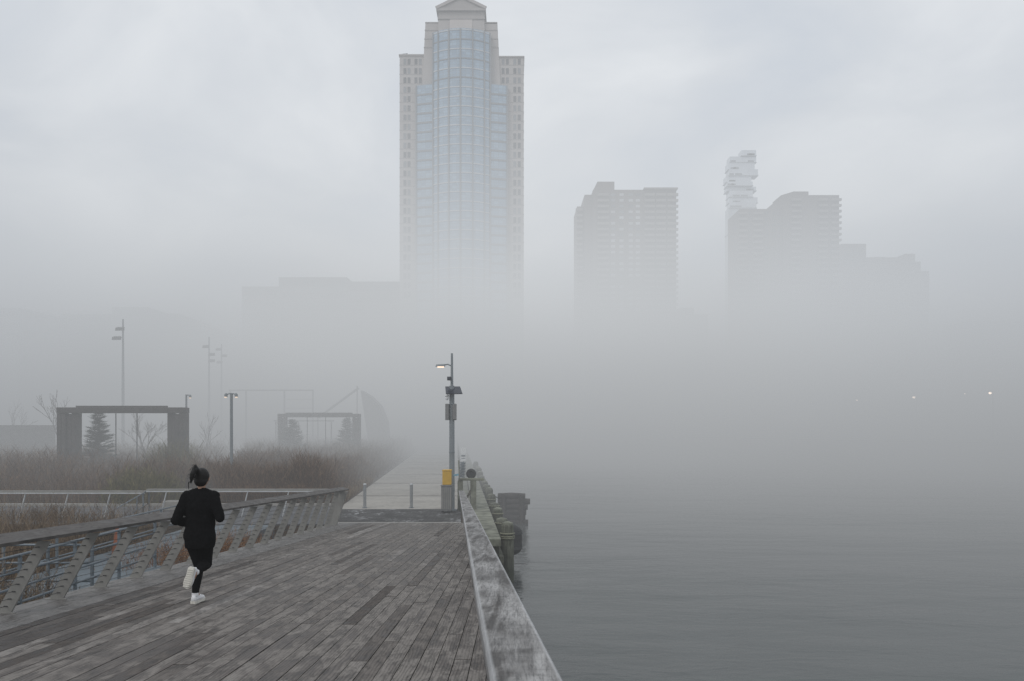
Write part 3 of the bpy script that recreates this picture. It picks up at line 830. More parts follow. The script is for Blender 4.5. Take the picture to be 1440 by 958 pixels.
# left bed (left of the side path)
def side_x(y): return np.interp(y, [31.9, 40, 62, 90], [-12.8, -14.9, -21.4, -31])
xy, h = bed(30000, lambda y: (np.full_like(y, -46.) - (y - 32) * .35, side_x(y) - .8 - .3 * np.sin(y)), 32.0, 70, 1.45, .38, 1.0)
fade = np.clip((xy[:, 1] - 31.9) / 1.6, .45, 1); h *= fade
o = blade_mesh('brown_shrubbery', twiggy(xy, -.05, h), M['brown_stem']); tag(o, 'brown leafless shrubbery filling the bed left of the narrow side path', 'shrubs', kind='stuff')
xy, h = bed(36000, lambda y: (side_x(y) + .8 + .3 * np.sin(y * 1.2), -4.75 - .0696 * y - .25 * np.sin(y * .9) ** 2), 32.0, 100, 1.4, .34, 4.0)
h *= np.clip((xy[:, 1] - 31.9) / 1.6, .45, 1); h *= np.clip((-4.55 - .0696 * xy[:, 1] - xy[:, 0]) / 1.5, .3, 1)
o = blade_mesh('brown_shrubbery', twiggy(xy, -.05, h), M['brown_stem']); tag(o, 'brown leafless shrubbery along the left edge of the promenade', 'shrubs', kind='stuff')
# pale dry grass at the promenade edge
n = 1500; y = rng.uniform(33, 44, n); x = -4.62 - .0696 * y - np.abs(rng.normal(0, .3, n))
o = blade_mesh('dry_grass', twiggy(np.column_stack([x, y]), 0, rng.uniform(.15, .5, n), .3, .01, 2, .8), M['reed_stem']); tag(o, 'pale dry grass fringing the promenade beside the shrubbery', 'grass', kind='stuff')
# reeds below the ramp
n = 26000; x = -7.85 - 12 * rng.uniform(0, 1, n) ** 1.5; y = rng.uniform(4, 24.5, n); k = (y < 14.3) | (x < -10.5); x, y = x[k], y[k]; n = len(x); h = np.clip(rng.normal(1.05, .25, n) + .25 * lump(x, y, .8), .3, 1.8)
o = blade_mesh('dry_reeds', twiggy(np.column_stack([x, y]), -.45, h, .16, .006, 4, .45), M['reed_stem']); tag(o, 'tangle of dry brown reeds below the ramp at the left', 'reeds', kind='stuff')
n = 4500; x = rng.normal(-7.4, .75, n); y = rng.normal(19.5, 1.3, n); k = (x < -5.95) & (y > 17.3); x, y = x[k], y[k]
o = blade_mesh('rust_grass', twiggy(np.column_stack([x, y]), -.45 + .0 * x, rng.uniform(.25, .95, len(x)), .3, .006, 4, .5), M['rust_stem']); tag(o, 'rust coloured dry grass growing in gravel behind the leaning railing', 'grass', kind='stuff')
n = 260; x = rng.normal(PX(60, 26.6), .6, n); y = rng.normal(26.9, .25, n)
o = blade_mesh('dry_tuft', twiggy(np.column_stack([x, y]), -.02, rng.uniform(.15, .6, n), .3, .008, 3, .15), M['reed_stem']); tag(o, 'tuft of dry brown grass at the near edge of the plaza', 'grass', kind='stuff')

def shrub(name, label, x, y, w, h, n, mat, group=None, tone=.5):
    root = thing(name, label, 'shrub', (x, y, 0), group)
    a = rng.uniform(0, 2 * math.pi, n); r_ = np.sqrt(rng.uniform(0, 1, n)) * w / 2
    xy = np.column_stack([x + r_ * np.cos(a), y + r_ * np.sin(a)])
    hh = h * np.sqrt(np.clip(1.1 - (2 * r_ / w) ** 2, .1, 1)) * rng.uniform(.6, 1, n)
    blade_mesh('foliage', twiggy(xy, 0, hh, .25, .012, 6, tone), M[mat], root)
    b = MB()
    for k in range(6):
        an = k * 1.05; b.tube([(x, y, 0), (x + .2 * math.cos(an) * w, y + .2 * math.sin(an) * w, h * .5)], [.03, .012], 5)
    child(b, 'stem', M['bark'], root)
shrub('twiggy_shrub', 'yellowish green twiggy shrub behind the runner below the swing frame', PX(200, 33), 33.0, 3.2, 1.55, 900, 'yellow_stem')
shrub('twiggy_shrub', 'tall brown twiggy shrub at the right foot of the nearer swing frame', PX(240, 40), 40.0, 2.6, 2.6, 800, 'yellow_stem', tone=.2)
shrub('twiggy_shrub', 'rounded brown twiggy shrub at the corner of the narrow side path', PX(285, 36), 36.0, 1.8, 1.9, 600, 'brown_stem')
shrub('twiggy_shrub', 'tall brown shrub at the left edge of the view', PX(30, 40), 40.0, 4.5, 2.1, 900, 'brown_stem')

def conifer(label, x, y, h, w, seed):
    rr = random.Random(seed)
    root = thing('conifer', label, 'tree', (x, y, 0), 'young conifers in the shrub beds')
    b = MB(); b.tube([(x, y, 0), (x, y, h * .6), (x, y, h)], [.07, .04, .008], 8); child(b, 'trunk', M['bark'], root)
    Ps, Ds, T = [], [], []
    z = .35
    while z < h - .05:
        k = 1 - z / h; L_ = w / 2 * (k ** .8) + .05
        nb = 11 if k > .3 else 7
        for i in range(nb):
            if rr.random() < .12: continue
            a = rr.uniform(0, 2 * math.pi); ll = L_ * rr.uniform(.6, 1.12)
            d = Vector((math.cos(a), math.sin(a), rr.uniform(-.05, .4)))
            m_ = int(10 + 26 * ll)
            for j in range(m_):
                t = j / m_
                p = Vector((x, y, z)) + d * ll * t
                for s_ in (-1, 1):
                    an = a + s_ * rr.uniform(.4, 1.1)
                    e = Vector((math.cos(an), math.sin(an), rr.uniform(-.15, .5))) * rr.uniform(.16, .36)
                    Ps.append(p); Ds.append(e); T.append(min(1, max(0, rr.gauss(.3 + .4 * t, .2))))
        z += h * .028
    P = np.array([tuple(p) for p in Ps]); D = np.array([tuple(p) for p in Ds])
    blade_mesh('crown', [blades(P, D, np.full(len(P), .03), np.array(T))], M['needle'], root)
conifer('dark young conifer standing inside the nearer swing frame', PX(138, 45), 45.0, 3.95, 2.7, 1)
conifer('pale young conifer under the left half of the farther swing frame', PX(411, 63), 63.0, 3.6, 3.0, 2)
conifer('pale young conifer at the right leg of the farther swing frame', PX(488, 67), 67.0, 3.8, 2.8, 3)

def bare_tree(label, x, y, h, seed, spread=.55, depth=5, lead=.34):
    rr = random.Random(seed)
    root = thing('bare_tree', label, 'tree', (x, y, 0), 'leafless trees in the park')
    b = MB(); tw = []
    def grow(p, d, L_, r_, k):
        q = p + d * L_
        mid = p.lerp(q, .5) + Vector((rr.uniform(-1, 1), rr.uniform(-1, 1), 0)) * L_ * .06
        (b if k > 1 else tb).tube([p, mid, q], [r_, r_ * .85, r_ * .68], 5, cap=False)
        if k >= depth:
            return
        nb = 3 if k < 3 else rr.choice((2, 3))
        for i in range(nb):
            e = (d + Vector((rr.uniform(-1, 1), rr.uniform(-1, 1), rr.uniform(-.15, .6))) * spread).normalized()
            grow(q if i else p.lerp(q, .7), e, L_ * rr.uniform(.62, .86), max(r_ * .62, .006), k + 1)
    tb = MB()
    grow(Vector((x, y, 0)), Vector((0, 0, 1)), h * lead, h * .014, 1)
    child(tb, 'trunk', M['bark'], root); child(b, 'crown', M['bark'], root)
bare_tree('slender leafless tree left of the nearer swing frame', PX(86, 56), 56.0, 5.6, 3, .5)
bare_tree('leafless tree with a dense round crown behind the nearer swing frame', PX(204, 52), 52.0, 4.9, 8, .62, 7, .26)
bare_tree('thin leafless sapling between the two swing frames', PX(290, 60), 60.0, 3.6, 12, .5)
bare_tree('leafless tree far left at the edge of the view', PX(20, 70), 70.0, 5.2, 15, .55)

# ------------------------------------------------------------------ swing frames
M['play_grey'] = plain('play_equipment', (0.15, 0.15, 0.15), .7, var=.2, scale=2)  # play structures lightened in colour to stand in for fog haze
M['hazed_timber'] = plain('haze_lightened_timber', (0.115, 0.11, 0.105), .85, var=.3, scale=2)  # farther swing frame: fog haze put into a lighter timber colour
def swing_frame(label, x0, x1, Y, ztop, leg, beam, chains, m):
    root = thing('swing_frame', label, 'swing frame', ((x0 + x1) / 2, Y, 0), 'timber swing frames among the shrubs')
    b = MB(); b.box(x0, x1, Y, Y + .9, ztop - beam, ztop); child(b, 'top_beam', m, root, bevel=.03)
    for s_, xx in ((1, x0), (-1, x1)):
        b = MB()
        for k in range(4):
            e0 = xx + s_ * leg * (.25 * k); e1 = xx + s_ * leg * (.25 * k + .235)
            b.box(min(e0, e1), max(e0, e1), Y + .03 + (.14 if k > 1 else 0) + .03 * (k % 2), Y + .85, 0, ztop - beam - .004 - .03 * (k % 3))
        child(b, 'leg', m, root, bevel=.02)
    b = MB(); b.box(x0 + leg, x1 - leg, Y + .2, Y + .32, ztop, ztop + .09); child(b, 'top_plank', m, root)
    for i, xc in enumerate(chains):
        b = MB(); b.tube([(xc, Y + .45, .75), (xc, Y + .45, ztop - beam - .01)], .03, 6); ch = child(b, 'chain', M['steel_dark'], root)
    if len(chains) >= 2:
        b = MB(); b.box(chains[0] - .1, chains[1] + .1, Y + .2, Y + .7, .5, .56); b.box(chains[0] - .1, chains[1] + .1, Y + .66, Y + .72, .56, 1.0); child(b, 'seat', m, root)
Y = 42.0
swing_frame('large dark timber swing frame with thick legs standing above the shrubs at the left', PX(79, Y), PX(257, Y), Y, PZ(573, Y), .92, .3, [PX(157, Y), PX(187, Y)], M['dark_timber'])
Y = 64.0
swing_frame('paler timber swing frame half lost in the fog beyond the side path', PX(390, Y), PX(505, Y), Y, PZ(582, Y), .6, .28, [PX(430, Y), PX(456, Y)], M['hazed_timber'])

# play structures farther back
pf = thing('climbing_gym', 'tall thin pipe climbing frame faint in the fog behind the swing frames', 'climbing frame', (PX(385, 92), 92, 0))
Y = 92.0
b = MB(); b.bar((PX(322, Y), Y, PZ(549, Y)), (PX(441, Y), Y, PZ(549, Y)), .16, .16); child(b, 'top_bar', M['play_grey'], pf)
for q in (324, 346, 400, 440):
    b = MB(); b.bar((PX(q, Y), Y, 0), (PX(q, Y), Y, PZ(549.6, Y)), .16, .16); child(b, 'post', M['play_grey'], pf)
b = MB()
for k in range(6):
    b.bar((PX(402, Y), Y, 1 + k), (PX(438, Y), Y, 1 + k), .05, .05)
child(b, 'net', M['play_grey'], pf)
pt = thing('climbing_tower', 'pointed dark climbing tower with a slanting pole faint beside the promenade', 'climbing tower', (PX(520, 88), 88, 0))
Y = 88.0
b = MB(); b.prism([(PX(520, Y), 0), (PX(546, Y), 0), (PX(542, Y), PZ(592, Y)), (PX(533, Y), PZ(570, Y)), (PX(520, Y), PZ(557, Y)), (PX(507, Y), PZ(549, Y))], Y, Y + 2.5); child(b, 'shell', M['play_grey'], pt)
b = MB(); b.bar((PX(448, Y), Y - .3, PZ(588, Y)), (PX(505, Y), Y - .3, PZ(546, Y)), .22, .22); child(b, 'slanting_pole', M['play_grey'], pt)
b = MB(); b.bar((PX(503, Y), Y - .3, 0), (PX(503, Y), Y - .3, PZ(543, Y)), .12, .12); child(b, 'mast', M['play_grey'], pt)
b = MB(); b.bar((PX(448, Y), Y - .3, 0), (PX(448, Y), Y - .3, PZ(587, Y)), .15, .15); child(b, 'mast', M['play_grey'], pt)
b = MB(); b.bar((PX(385, 76), 76, PZ(592, 76)), (PX(470, 76), 76, PZ(592, 76)), .12, .1)
for q in (388, 420, 466): b.bar((PX(q, 76), 76, 0), (PX(q, 76), 76, PZ(593, 76)), .1, .1)
tag(b.build('play_barrier', M['play_grey']), 'low pipe barrier between the farther swing frame and the climbing frame', 'barrier')
b = MB(); Y = 62; b.box(-60, PX(74, Y), Y, Y + .4, 0, PZ(598, Y)); tag(b.build('garden_wall', M['dark_timber']), 'low dark wall behind the shrubbery at the far left', 'wall')

# ------------------------------------------------------------------ park lamps and light masts
def park_lamp(label, x, Y, ztop, heads, r=.075):
    X = PX(x, Y)
    root = thing('park_lamp', label, 'lamp', (X, Y, 0), 'park lamps beside the side path')
    b = MB(); b.tube([(X, Y, 0), (X, Y, ztop)], [r, r * .8], 12); child(b, 'post', M['pole'], root)
    for s_ in heads:
        b = MB(); b.tube([(X, Y, ztop - .05), (X + s_ * .1, Y - .02, ztop - .02), (X + s_ * .2, Y - .04, ztop - .07)], .03, 6); child(b, 'arm', M['pole'], root)
        b = MB(); b.tube([(X + s_ * .23, Y - .05, ztop - .16), (X + s_ * .22, Y - .05, ztop - .05), (X + s_ * .21, Y - .05, ztop)], [.075, .065, .025], 12)
        hd = child(b, 'lamp_head', M['pole'], root)
        b = MB(); b.tube([(X + s_ * .235, Y - .07, ztop - .215), (X + s_ * .235, Y - .07, ztop - .162)], [.045, .06], 12)
        l_ = b.build('lens', M['pale_lamp'], hd)
park_lamp('grey park lamp with two lit heads beside the narrow side path', 325.5, 35, PZ(553, 35), (-1, 1))
park_lamp('thin park lamp with one small lit head beside the nearer swing frame', 262, 43, PZ(555, 43), (1,), .06)
def mast(label, x, Y, ytop, heads):
    X = PX(x, Y); zt = PZ(ytop, Y)
    root = thing('light_mast', label, 'light mast', (X, Y, 0), 'tall light masts in the park')
    b = MB(); b.tube([(X, Y, 0), (X, Y, zt * .55), (X, Y, zt)], [.15, .12, .07], 10); child(b, 'post', M['pole'], root)
    for (dx, yy) in heads:
        z = PZ(yy, Y); w = .32
        b = MB(); b.bar((X, Y, z), (X + dx, Y - .1, z - .05), .06, .06)
        b.hexa([(X + dx - w, Y - .4, z - .25), (X + dx + w, Y - .4, z - .25), (X + dx + w, Y, z - .2), (X + dx - w, Y, z - .2),
                (X + dx - w, Y - .35, z + .02), (X + dx + w, Y - .35, z + .02), (X + dx + w, Y + .05, z + .14), (X + dx - w, Y + .05, z + .14)])
        child(b, 'floodlight', M['steel_dark'], root)
mast('tallest light mast with two floodlights above the nearer swing frame', 173, 72, 449, [(-.2, 462), (-.5, 475)])
mast('light mast between the two park lamps with three floodlights', 294, 92, 474, [(-.3, 487), (.35, 498), (.35, 507)])
mast('faintest light mast just right of the other middle mast', 311.5, 104, 484, [(-.3, 491), (.4, 500), (-.2, 509)])

# ------------------------------------------------------------------ buildings
M['stone'] = plain('tower_stone', (0.345, 0.322, 0.312), 0.8, var=0.08, scale=.15)
M['stone_dark'] = plain('tower_stone_band', (0.295, 0.277, 0.27), 0.8, var=0.08, scale=.2)
M['win_mid'] = plain('grey_window', (0.13, 0.14, 0.155), 0.3, var=.3, scale=.3, spec=.6)
M['attic'] = plain('attic_stone', (0.44, 0.40, 0.38), 0.8, var=.05, scale=.3)
M['win_dark'] = plain('dark_window', (0.06, 0.065, 0.075), 0.25, var=0.25, scale=.3, spec=.6)
M['frame_grey'] = plain('frame_grey', (0.17, 0.185, 0.20), 0.5, var=0.1, scale=.3)
M['band_pale'] = plain('pale_spandrel', (0.40, 0.42, 0.44), 0.6, var=0.1, scale=.3)
M['brick_dark'] = plain('brown_brick', (0.12, 0.103, 0.098), 0.85, var=0.15, scale=.2)
M['slab'] = plain('balcony_concrete', (0.185, 0.17, 0.16), 0.8, var=0.1, scale=.3)
M['win_pale'] = plain('pale_window', (0.34, 0.35, 0.36), 0.4, var=0.15, scale=.3)
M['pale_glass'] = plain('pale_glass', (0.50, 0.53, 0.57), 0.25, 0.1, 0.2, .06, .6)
M['grey_wall'] = plain('grey_facade', (0.14, 0.14, 0.14), 0.8, var=0.12, scale=.1)
def curtain():
    m, nt, bs = new_mat('curtain_glass')
    br = nt.nodes.new('ShaderNodeTexBrick'); br.offset = 0.0
    br.inputs['Scale'].default_value = 1; br.inputs['Brick Width'].default_value = 1.45; br.inputs['Row Height'].default_value = 1.0
    br.inputs['Mortar Size'].default_value = .07
    br.inputs['Color1'].default_value = (0.165, 0.25, 0.34, 1); br.inputs['Color2'].default_value = (0.24, 0.345, 0.445, 1); br.inputs['Mortar'].default_value = (0.18, 0.235, 0.285, 1)
    g = nt.nodes.new('ShaderNodeNewGeometry'); sp = nt.nodes.new('ShaderNodeSeparateXYZ'); cb_ = nt.nodes.new('ShaderNodeCombineXYZ')
    nt.links.new(g.outputs['Position'], sp.inputs[0]); nt.links.new(sp.outputs[0], cb_.inputs[0]); nt.links.new(sp.outputs[2], cb_.inputs[1])
    nt.links.new(cb_.outputs[0], br.inputs['Vector'])
    nt.links.new(br.outputs[0], bs.inputs['Base Color']); bs.inputs['Roughness'].default_value = .2; bs.inputs['Specular IOR Level'].default_value = .7
    return m
M['curtain'] = curtain()

def parts_with_rest(root, mbs, name, m, cap=100):
    """first CAP pieces as parts of their own, the fogged-out rest as one stuff part"""
    for mb in mbs[:cap]: child(mb, name, random.choice(m) if isinstance(m, list) else m, root)
    if len(mbs) > cap:
        b = MB()
        for mb in mbs[cap:]: b.add(mb.v, mb.f)
        o = child(b, name + 's_below', m[0] if isinstance(m, list) else m, root); o['kind'] = 'stuff'

# main tower
Y = 256.0; k = Y / F
def tx(x): return (x - 720) * k
def tz(y): return EYE + (595 - y) * k
T = thing('glass_tower', 'tall stone tower with bowed blue glass front and gabled top above the fog', 'building', (tx(649), Y + 20, 0))
b = MB(); b.box(tx(562), tx(736.5), Y, Y + 38, 0, tz(79)); child(b, 'wall', M['stone'], T)
b = MB()
for y in np.arange(92, 470, 13.1):
    b.box(tx(562) - .06, tx(736.5) + .06, Y - .06, Y + 38.06, tz(y), tz(y) + .2)
child(b, 'string_course', M['stone_dark'], T)
b = MB(); b.box(tx(561), tx(598), Y - .4, Y + 38.4, tz(79) + .01, tz(77)); b.box(tx(702), tx(737.5), Y - .4, Y + 38.4, tz(81), tz(79.5)); child(b, 'parapet', M['stone_dark'], T)
b = MB(); b.hexa([(tx(594), Y - .6, tz(124)), (tx(704), Y - .6, tz(124)), (tx(704), Y + 30, tz(124)), (tx(594), Y + 30, tz(124)),
                  (tx(598.5), Y - .6, tz(34)), (tx(699), Y - .6, tz(35)), (tx(699), Y + 26, tz(35)), (tx(598.5), Y + 26, tz(34))]); child(b, 'upper_block', M['stone'], T)
b = MB()
for y in (33.2, 44, 56, 68): b.box(tx(598.2 - (y - 33) * .055), tx(699.4 + (y - 33) * .055), Y - .75, Y + 26.2, tz(y) - .12, tz(y) + .12)
child(b, 'cornice', M['stone_dark'], T)
b = MB(); b.box(tx(617), tx(681.5), Y - 1.6, Y + 20, tz(60), tz(18)); child(b, 'attic', M['stone'], T)
b = MB(); b.box(tx(633), tx(664.5), Y - 1.8, Y - 1.6, tz(52), tz(31)); child(b, 'attic_panel', M['attic'], T)
b = MB(); b.box(tx(614.5), tx(683.5), Y - 2.6, Y + 21, tz(20.5), tz(16.8)); b.box(tx(616.2), tx(682.2), Y - 1.95, Y + 20.4, tz(31), tz(29)); child(b, 'cornice', M['stone_dark'], T)
b = MB(); b.prism([(tx(615), tz(16.8)), (tx(683), tz(16.8)), (tx(649), tz(.8))], Y - 2.3, Y + 20.6); child(b, 'gable', M['stone_dark'], T)
b = MB()
b.bar((tx(614), Y - 2.5, tz(17.2)), (tx(649), Y - 2.5, tz(0)), .6, .9); b.bar((tx(684), Y - 2.5, tz(17.2)), (tx(649), Y - 2.5, tz(0)), .6, .9); child(b, 'gable_edge', M['stone'], T)
def bay(x0, x1, zt, bow, y_off):
    """bowed bay between pixel columns, top height zt, returns arc points"""
    pts = []
    for i in range(17):
        t = i / 16; X = tx(x0) + (tx(x1) - tx(x0)) * t
        pts.append((X, Y + y_off - bow * (1 - (2 * t - 1) ** 2)))
    return pts
def arc_wall(pts, z0, z1, t=.0):
    b = MB(); vs = []; fs = []
    for (X, yy) in pts: vs += [(X, yy - t, z0), (X, yy - t, z1), (X, Y + 1, z0), (X, Y + 1, z1)]
    for i in range(len(pts) - 1):
        a, c = 4 * i, 4 * i + 4
        fs += [(a, c, c + 1, a + 1), (a + 1, c + 1, c + 3, a + 3), (a + 2, a + 3, c + 3, c + 2), (a, a + 2, c + 2, c)]
    fs += [(0, 1, 3, 2)]; e = 4 * (len(pts) - 1); fs += [(e, e + 2, e + 3, e + 1)]
    return b.add(vs, fs)
low = bay(585, 714, 0, 2.2, -1.2); upb = bay(609, 690.5, 0, 3.4, -2.4)
child(arc_wall(low, 0, tz(123)), 'side_bay', M['curtain'], T)
child(arc_wall(upb, 0, tz(52)), 'curtain_wall', M['curtain'], T)
bands = []
y = 54.0
i = 0
while y < 440:
    bands.append(arc_wall(upb, tz(y) - .18, tz(y) + .18, .14))
    if y > 122: bands.append(arc_wall(low, tz(y + 4) - .28, tz(y + 4) + .28, .14))
    y += 13.1
for j, mb in enumerate(bands):
    child(mb, 'spandrel_band', M['band_pale'] if (j % 2 == 0) else M['frame_grey'], T)
for j, x in enumerate((585.8, 609.8, 617.5, 633, 649, 666, 682, 689.8, 713.2)):
    b = MB(); inner = 609 <= x <= 690.5
    t = (x - 609) / 81.5 if inner else (x - 585) / 129
    yy = (Y - 2.4 - 3.4 * (1 - (2 * t - 1) ** 2)) if inner else (Y - 1.2 - 2.2 * (1 - (2 * t - 1) ** 2))
    b.box(tx(x) - .2, tx(x) + .2, yy - .35, yy + .3, 0, tz(52.5 if inner else 123.5)); child(b, 'mullion', M['frame_grey'], T)
wins = []
for r_ in range(26):
    yt = 83 + 13.1 * r_
    cols = [567.5, 573.2, 722.0, 728.2] + ([583, 589, 705.5, 711.5] if r_ < 3 else [])
    for x in cols:
        mb = MB(); mb.box(tx(x), tx(x + 3.9), Y - .08, Y + .1, tz(yt + 8), tz(yt)); wins.append(mb)
parts_with_rest(T, wins, 'window', [M['win_dark'], M['win_dark'], M['win_mid'], M['frame_grey']])
b = MB(); b.box(tx(708), tx(725), Y + 6, Y + 14, tz(79), tz(75.5)); child(b, 'roof_plant', M['stone_dark'], T)
b = MB(); b.bar((tx(565), Y + 2, tz(77)), (tx(565), Y + 2, tz(72)), .2, .2); b.bar((tx(565), Y + 2, tz(72.3)), (tx(572), Y + 2, tz(71.5)), .2, .2); b.bar((tx(590), Y + 2, tz(77)), (tx(590), Y + 2, tz(72.5)), .2, .2); child(b, 'roof_davit', M['frame_grey'], T)

def slab_block(root, x0, x1, ytop, Yd, depth, m, side=None):
    kk = Yd / F
    b = MB(); b.box((x0 - 720) * kk, (x1 - 720) * kk, Yd, Yd + depth, 0, EYE + (595 - ytop) * kk); child(b, 'wall', m, root)
def balcony_rows(Yd, cols, y_start, y_end, pitch, out=1.5):
    kk = Yd / F; res = []
    y = y_start
    while y < y_end:
        for x0, x1 in cols:
            mb = MB(); z = EYE + (595 - y) * kk
            mb.box((x0 - 720) * kk, (x1 - 720) * kk, Yd - out, Yd - .01, z - 1.15, z)
            res.append(mb)
        y += pitch
    return res
def window_rows(Yd, cols, y_start, y_end, pitch, w, h):
    kk = Yd / F; res = []; y = y_start
    while y < y_end:
        for x in cols:
            mb = MB(); z = EYE + (595 - y) * kk
            mb.box((x - 720) * kk, (x + w - 720) * kk, Yd - .08, Yd + .1, z - h * kk, z); res.append(mb)
        y += pitch
    return res

# brown apartment block
Yd = 380.0; kk = Yd / F
A = thing('apartment_block', 'dark brown balconied apartment block right of the tallest tower', 'building', ((880 - 720) * kk, Yd + 15, 0))
slab_block(A, 834, 951, 267, Yd, 26, M['brick_dark'])
slab_block(A, 822, 833.9, 274, Yd + 3, 22, M['brick_dark'])
slab_block(A, 811.5, 821.9, 290.5, Yd + 5, 20, M['brick_dark'])
b = MB(); b.prism([((834 - 720) * kk, EYE + (595 - 266.9) * kk), ((865.5 - 720) * kk, EYE + (595 - 266.9) * kk), ((865.5 - 720) * kk, EYE + (595 - 252) * kk), ((841.5 - 720) * kk, EYE + (595 - 252) * kk)], Yd + 4, Yd + 18)
child(b, 'penthouse', M['brick_dark'], A)
b = MB(); b.box((905 - 720) * kk, (952.5 - 720) * kk, Yd - 1.5, Yd + 26, EYE + (595 - 266.9) * kk, EYE + (595 - 265) * kk); child(b, 'parapet', M['slab'], A)
parts_with_rest(A, balcony_rows(Yd, [(840, 856), (906, 920), (922, 935.5), (938, 953)], 273, 470, 8.1) , 'balcony', M['slab'])
parts_with_rest(A, balcony_rows(Yd + 5, [(809.5, 819)], 294, 470, 8.1), 'side_balcony', M['slab'])
parts_with_rest(A, window_rows(Yd, [859, 871, 884, 894], 272, 440, 8.1, 6, 3.6), 'window', [M['win_pale'], M['win_pale'], M['win_mid'], M['win_dark'], M['band_pale']])

# twin block with stepped top, far right group
Yd = 405.0; kk = Yd / F
B = thing('apartment_block', 'dark stepped apartment block in front of the pale glass high-rise', 'building', ((1100 - 720) * kk, Yd + 15, 0))
slab_block(B, 1040, 1100.9, 294, Yd, 22, M['brick_dark'])
slab_block(B, 1101, 1180, 274.5, Yd - 1, 28, M['brick_dark'])
b = MB(); b.prism([((1101 - 720) * kk, EYE + (595 - 274.4) * kk), ((1140 - 720) * kk, EYE + (595 - 274.4) * kk), ((1140 - 720) * kk, EYE + (595 - 267) * kk), ((1119 - 720) * kk, EYE + (595 - 267) * kk), ((1101 - 720) * kk, EYE + (595 - 272.5) * kk)], Yd + 3, Yd + 16)
child(b, 'penthouse', M['brick_dark'], B)
parts_with_rest(B, balcony_rows(Yd - 1, [(1112, 1126), (1150, 1163), (1168, 1182)], 280, 470, 8.1), 'balcony', M['slab'])
parts_with_rest(B, balcony_rows(Yd, [(1038.5, 1050), (1058, 1072)], 299, 470, 8.1), 'side_balcony', M['slab'])
parts_with_rest(B, window_rows(Yd, [1052, 1076, 1086, 1093], 298, 430, 8.1, 4, 3.6), 'window', M['win_dark'])

# pale stacked-glass high-rise
Yd = 520.0; kk = Yd / F
J = thing('stacked_tower', 'pale glass high-rise of shifted floor boxes rising behind the stepped block', 'building', ((1044 - 720) * kk, Yd + 10, 0))
rr = random.Random(5)
levels = [(1043, 1063.5, 211, 219), (1027, 1064, 219.5, 228), (1025, 1062, 228, 238), (1025.5, 1066, 238, 247), (1022, 1057, 247, 256), (1022.5, 1058, 256, 262), (1023.5, 1064, 262, 268), (1026, 1059, 268, 277), (1026, 1066, 277, 285), (1026, 1063, 285, 293), (1024, 1064, 293, 330), (1024, 1064, 330, 600)]
for i, (x0, x1, y0, y1) in enumerate(levels):
    dy = rr.uniform(-1.2, 1.2)
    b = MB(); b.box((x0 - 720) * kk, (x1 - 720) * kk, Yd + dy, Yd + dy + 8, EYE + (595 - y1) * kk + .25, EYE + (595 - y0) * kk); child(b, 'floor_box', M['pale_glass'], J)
    b = MB(); b.box((x0 - 720) * kk - .4, (x1 - 720) * kk + .3, Yd + dy - .4, Yd + dy + 8.4, EYE + (595 - y1) * kk - .05, EYE + (595 - y1) * kk + .24); child(b, 'floor_slab', M['band_pale'], J)
    if i < 11:
        for q in range(2):
            xa = rr.uniform(x0, x1 - 10); b = MB(); b.box((xa - 720) * kk, (xa + rr.uniform(5, 10) - 720) * kk, Yd + dy - .1, Yd + dy + 1, EYE + (595 - y1) * kk + .3, EYE + (595 - y1) * kk + 1.5); child(b, 'recess_shade', M['frame_grey'], J)  # proud grey boxes; the shade of recesses put into their colour

def plain_block(label, blocks, Yd, m, depth=24, pitch=12, name='office_block', rows=8, group=None):
    kk = Yd / F
    x0 = min(q[0] for q in blocks); x1 = max(q[1] for q in blocks); yt = min(q[2] for q in blocks)
    root = thing(name, label, 'building', (((x0 + x1) / 2 - 720) * kk, Yd + depth / 2, 0))
    for j, (a, c, t) in enumerate(blocks):
        b = MB(); b.box((a - 720) * kk, (c - 720) * kk, Yd + j * .05, Yd + depth, 0, EYE + (595 - t) * kk); child(b, 'wall', m, root)
        for r_ in range(rows):
            z = EYE + (595 - t - 5 - r_ * pitch) * kk
            if z < 3: break
            b = MB(); b.box((a - 720) * kk + .8, (c - 720) * kk - .8, Yd + j * .05 - .08, Yd + j * .05 + .2, z - pitch * kk * .45, z); child(b, 'window_band', M['win_dark'], root)
    b = MB(); a, c, t = blocks[0]
    b.box((a + (c - a) * .3 - 720) * kk, (a + (c - a) * .6 - 720) * kk, Yd + 6, Yd + 14, EYE + (595 - t) * kk, EYE + (595 - t + 3) * kk); child(b, 'roof_plant', m, root)
    return root
plain_block('broad faint office block behind the park, left of the tallest tower', [(392, 488, 390), (340, 391.8, 403), (488.2, 565, 396)], 262, M['grey_wall'], pitch=17)
plain_block('faint low block behind the light masts at the left', [(158, 208, 432), (86, 157.8, 442), (208.2, 250, 441), (250.2, 290, 458)], 215, M['grey_wall'], pitch=15)
plain_block('faintest block at the far left edge of the view', [(-90, 28, 433)], 215, M['grey_wall'], pitch=16)
plain_block('narrow grey block adjoining the stepped apartment block on its right', [(1183, 1218, 343)], 500, M['brick_dark'], pitch=8, rows=14)
plain_block('wide grey block with stepped right end at the right of the skyline', [(1219, 1272, 362), (1272.2, 1287, 357), (1287.2, 1295, 368), (1295.2, 1307, 381)], 560, M['brick_dark'], pitch=8, rows=12)
plain_block('low faint block at the foot of the brown apartment block', [(957, 976, 433), (976.2, 996, 442)], 330, M['brick_dark'], pitch=9, rows=5)
plain_block('faint squat block at the right edge of the skyline', [(1360, 1480, 452)], 420, M['brick_dark'], pitch=9, rows=6)

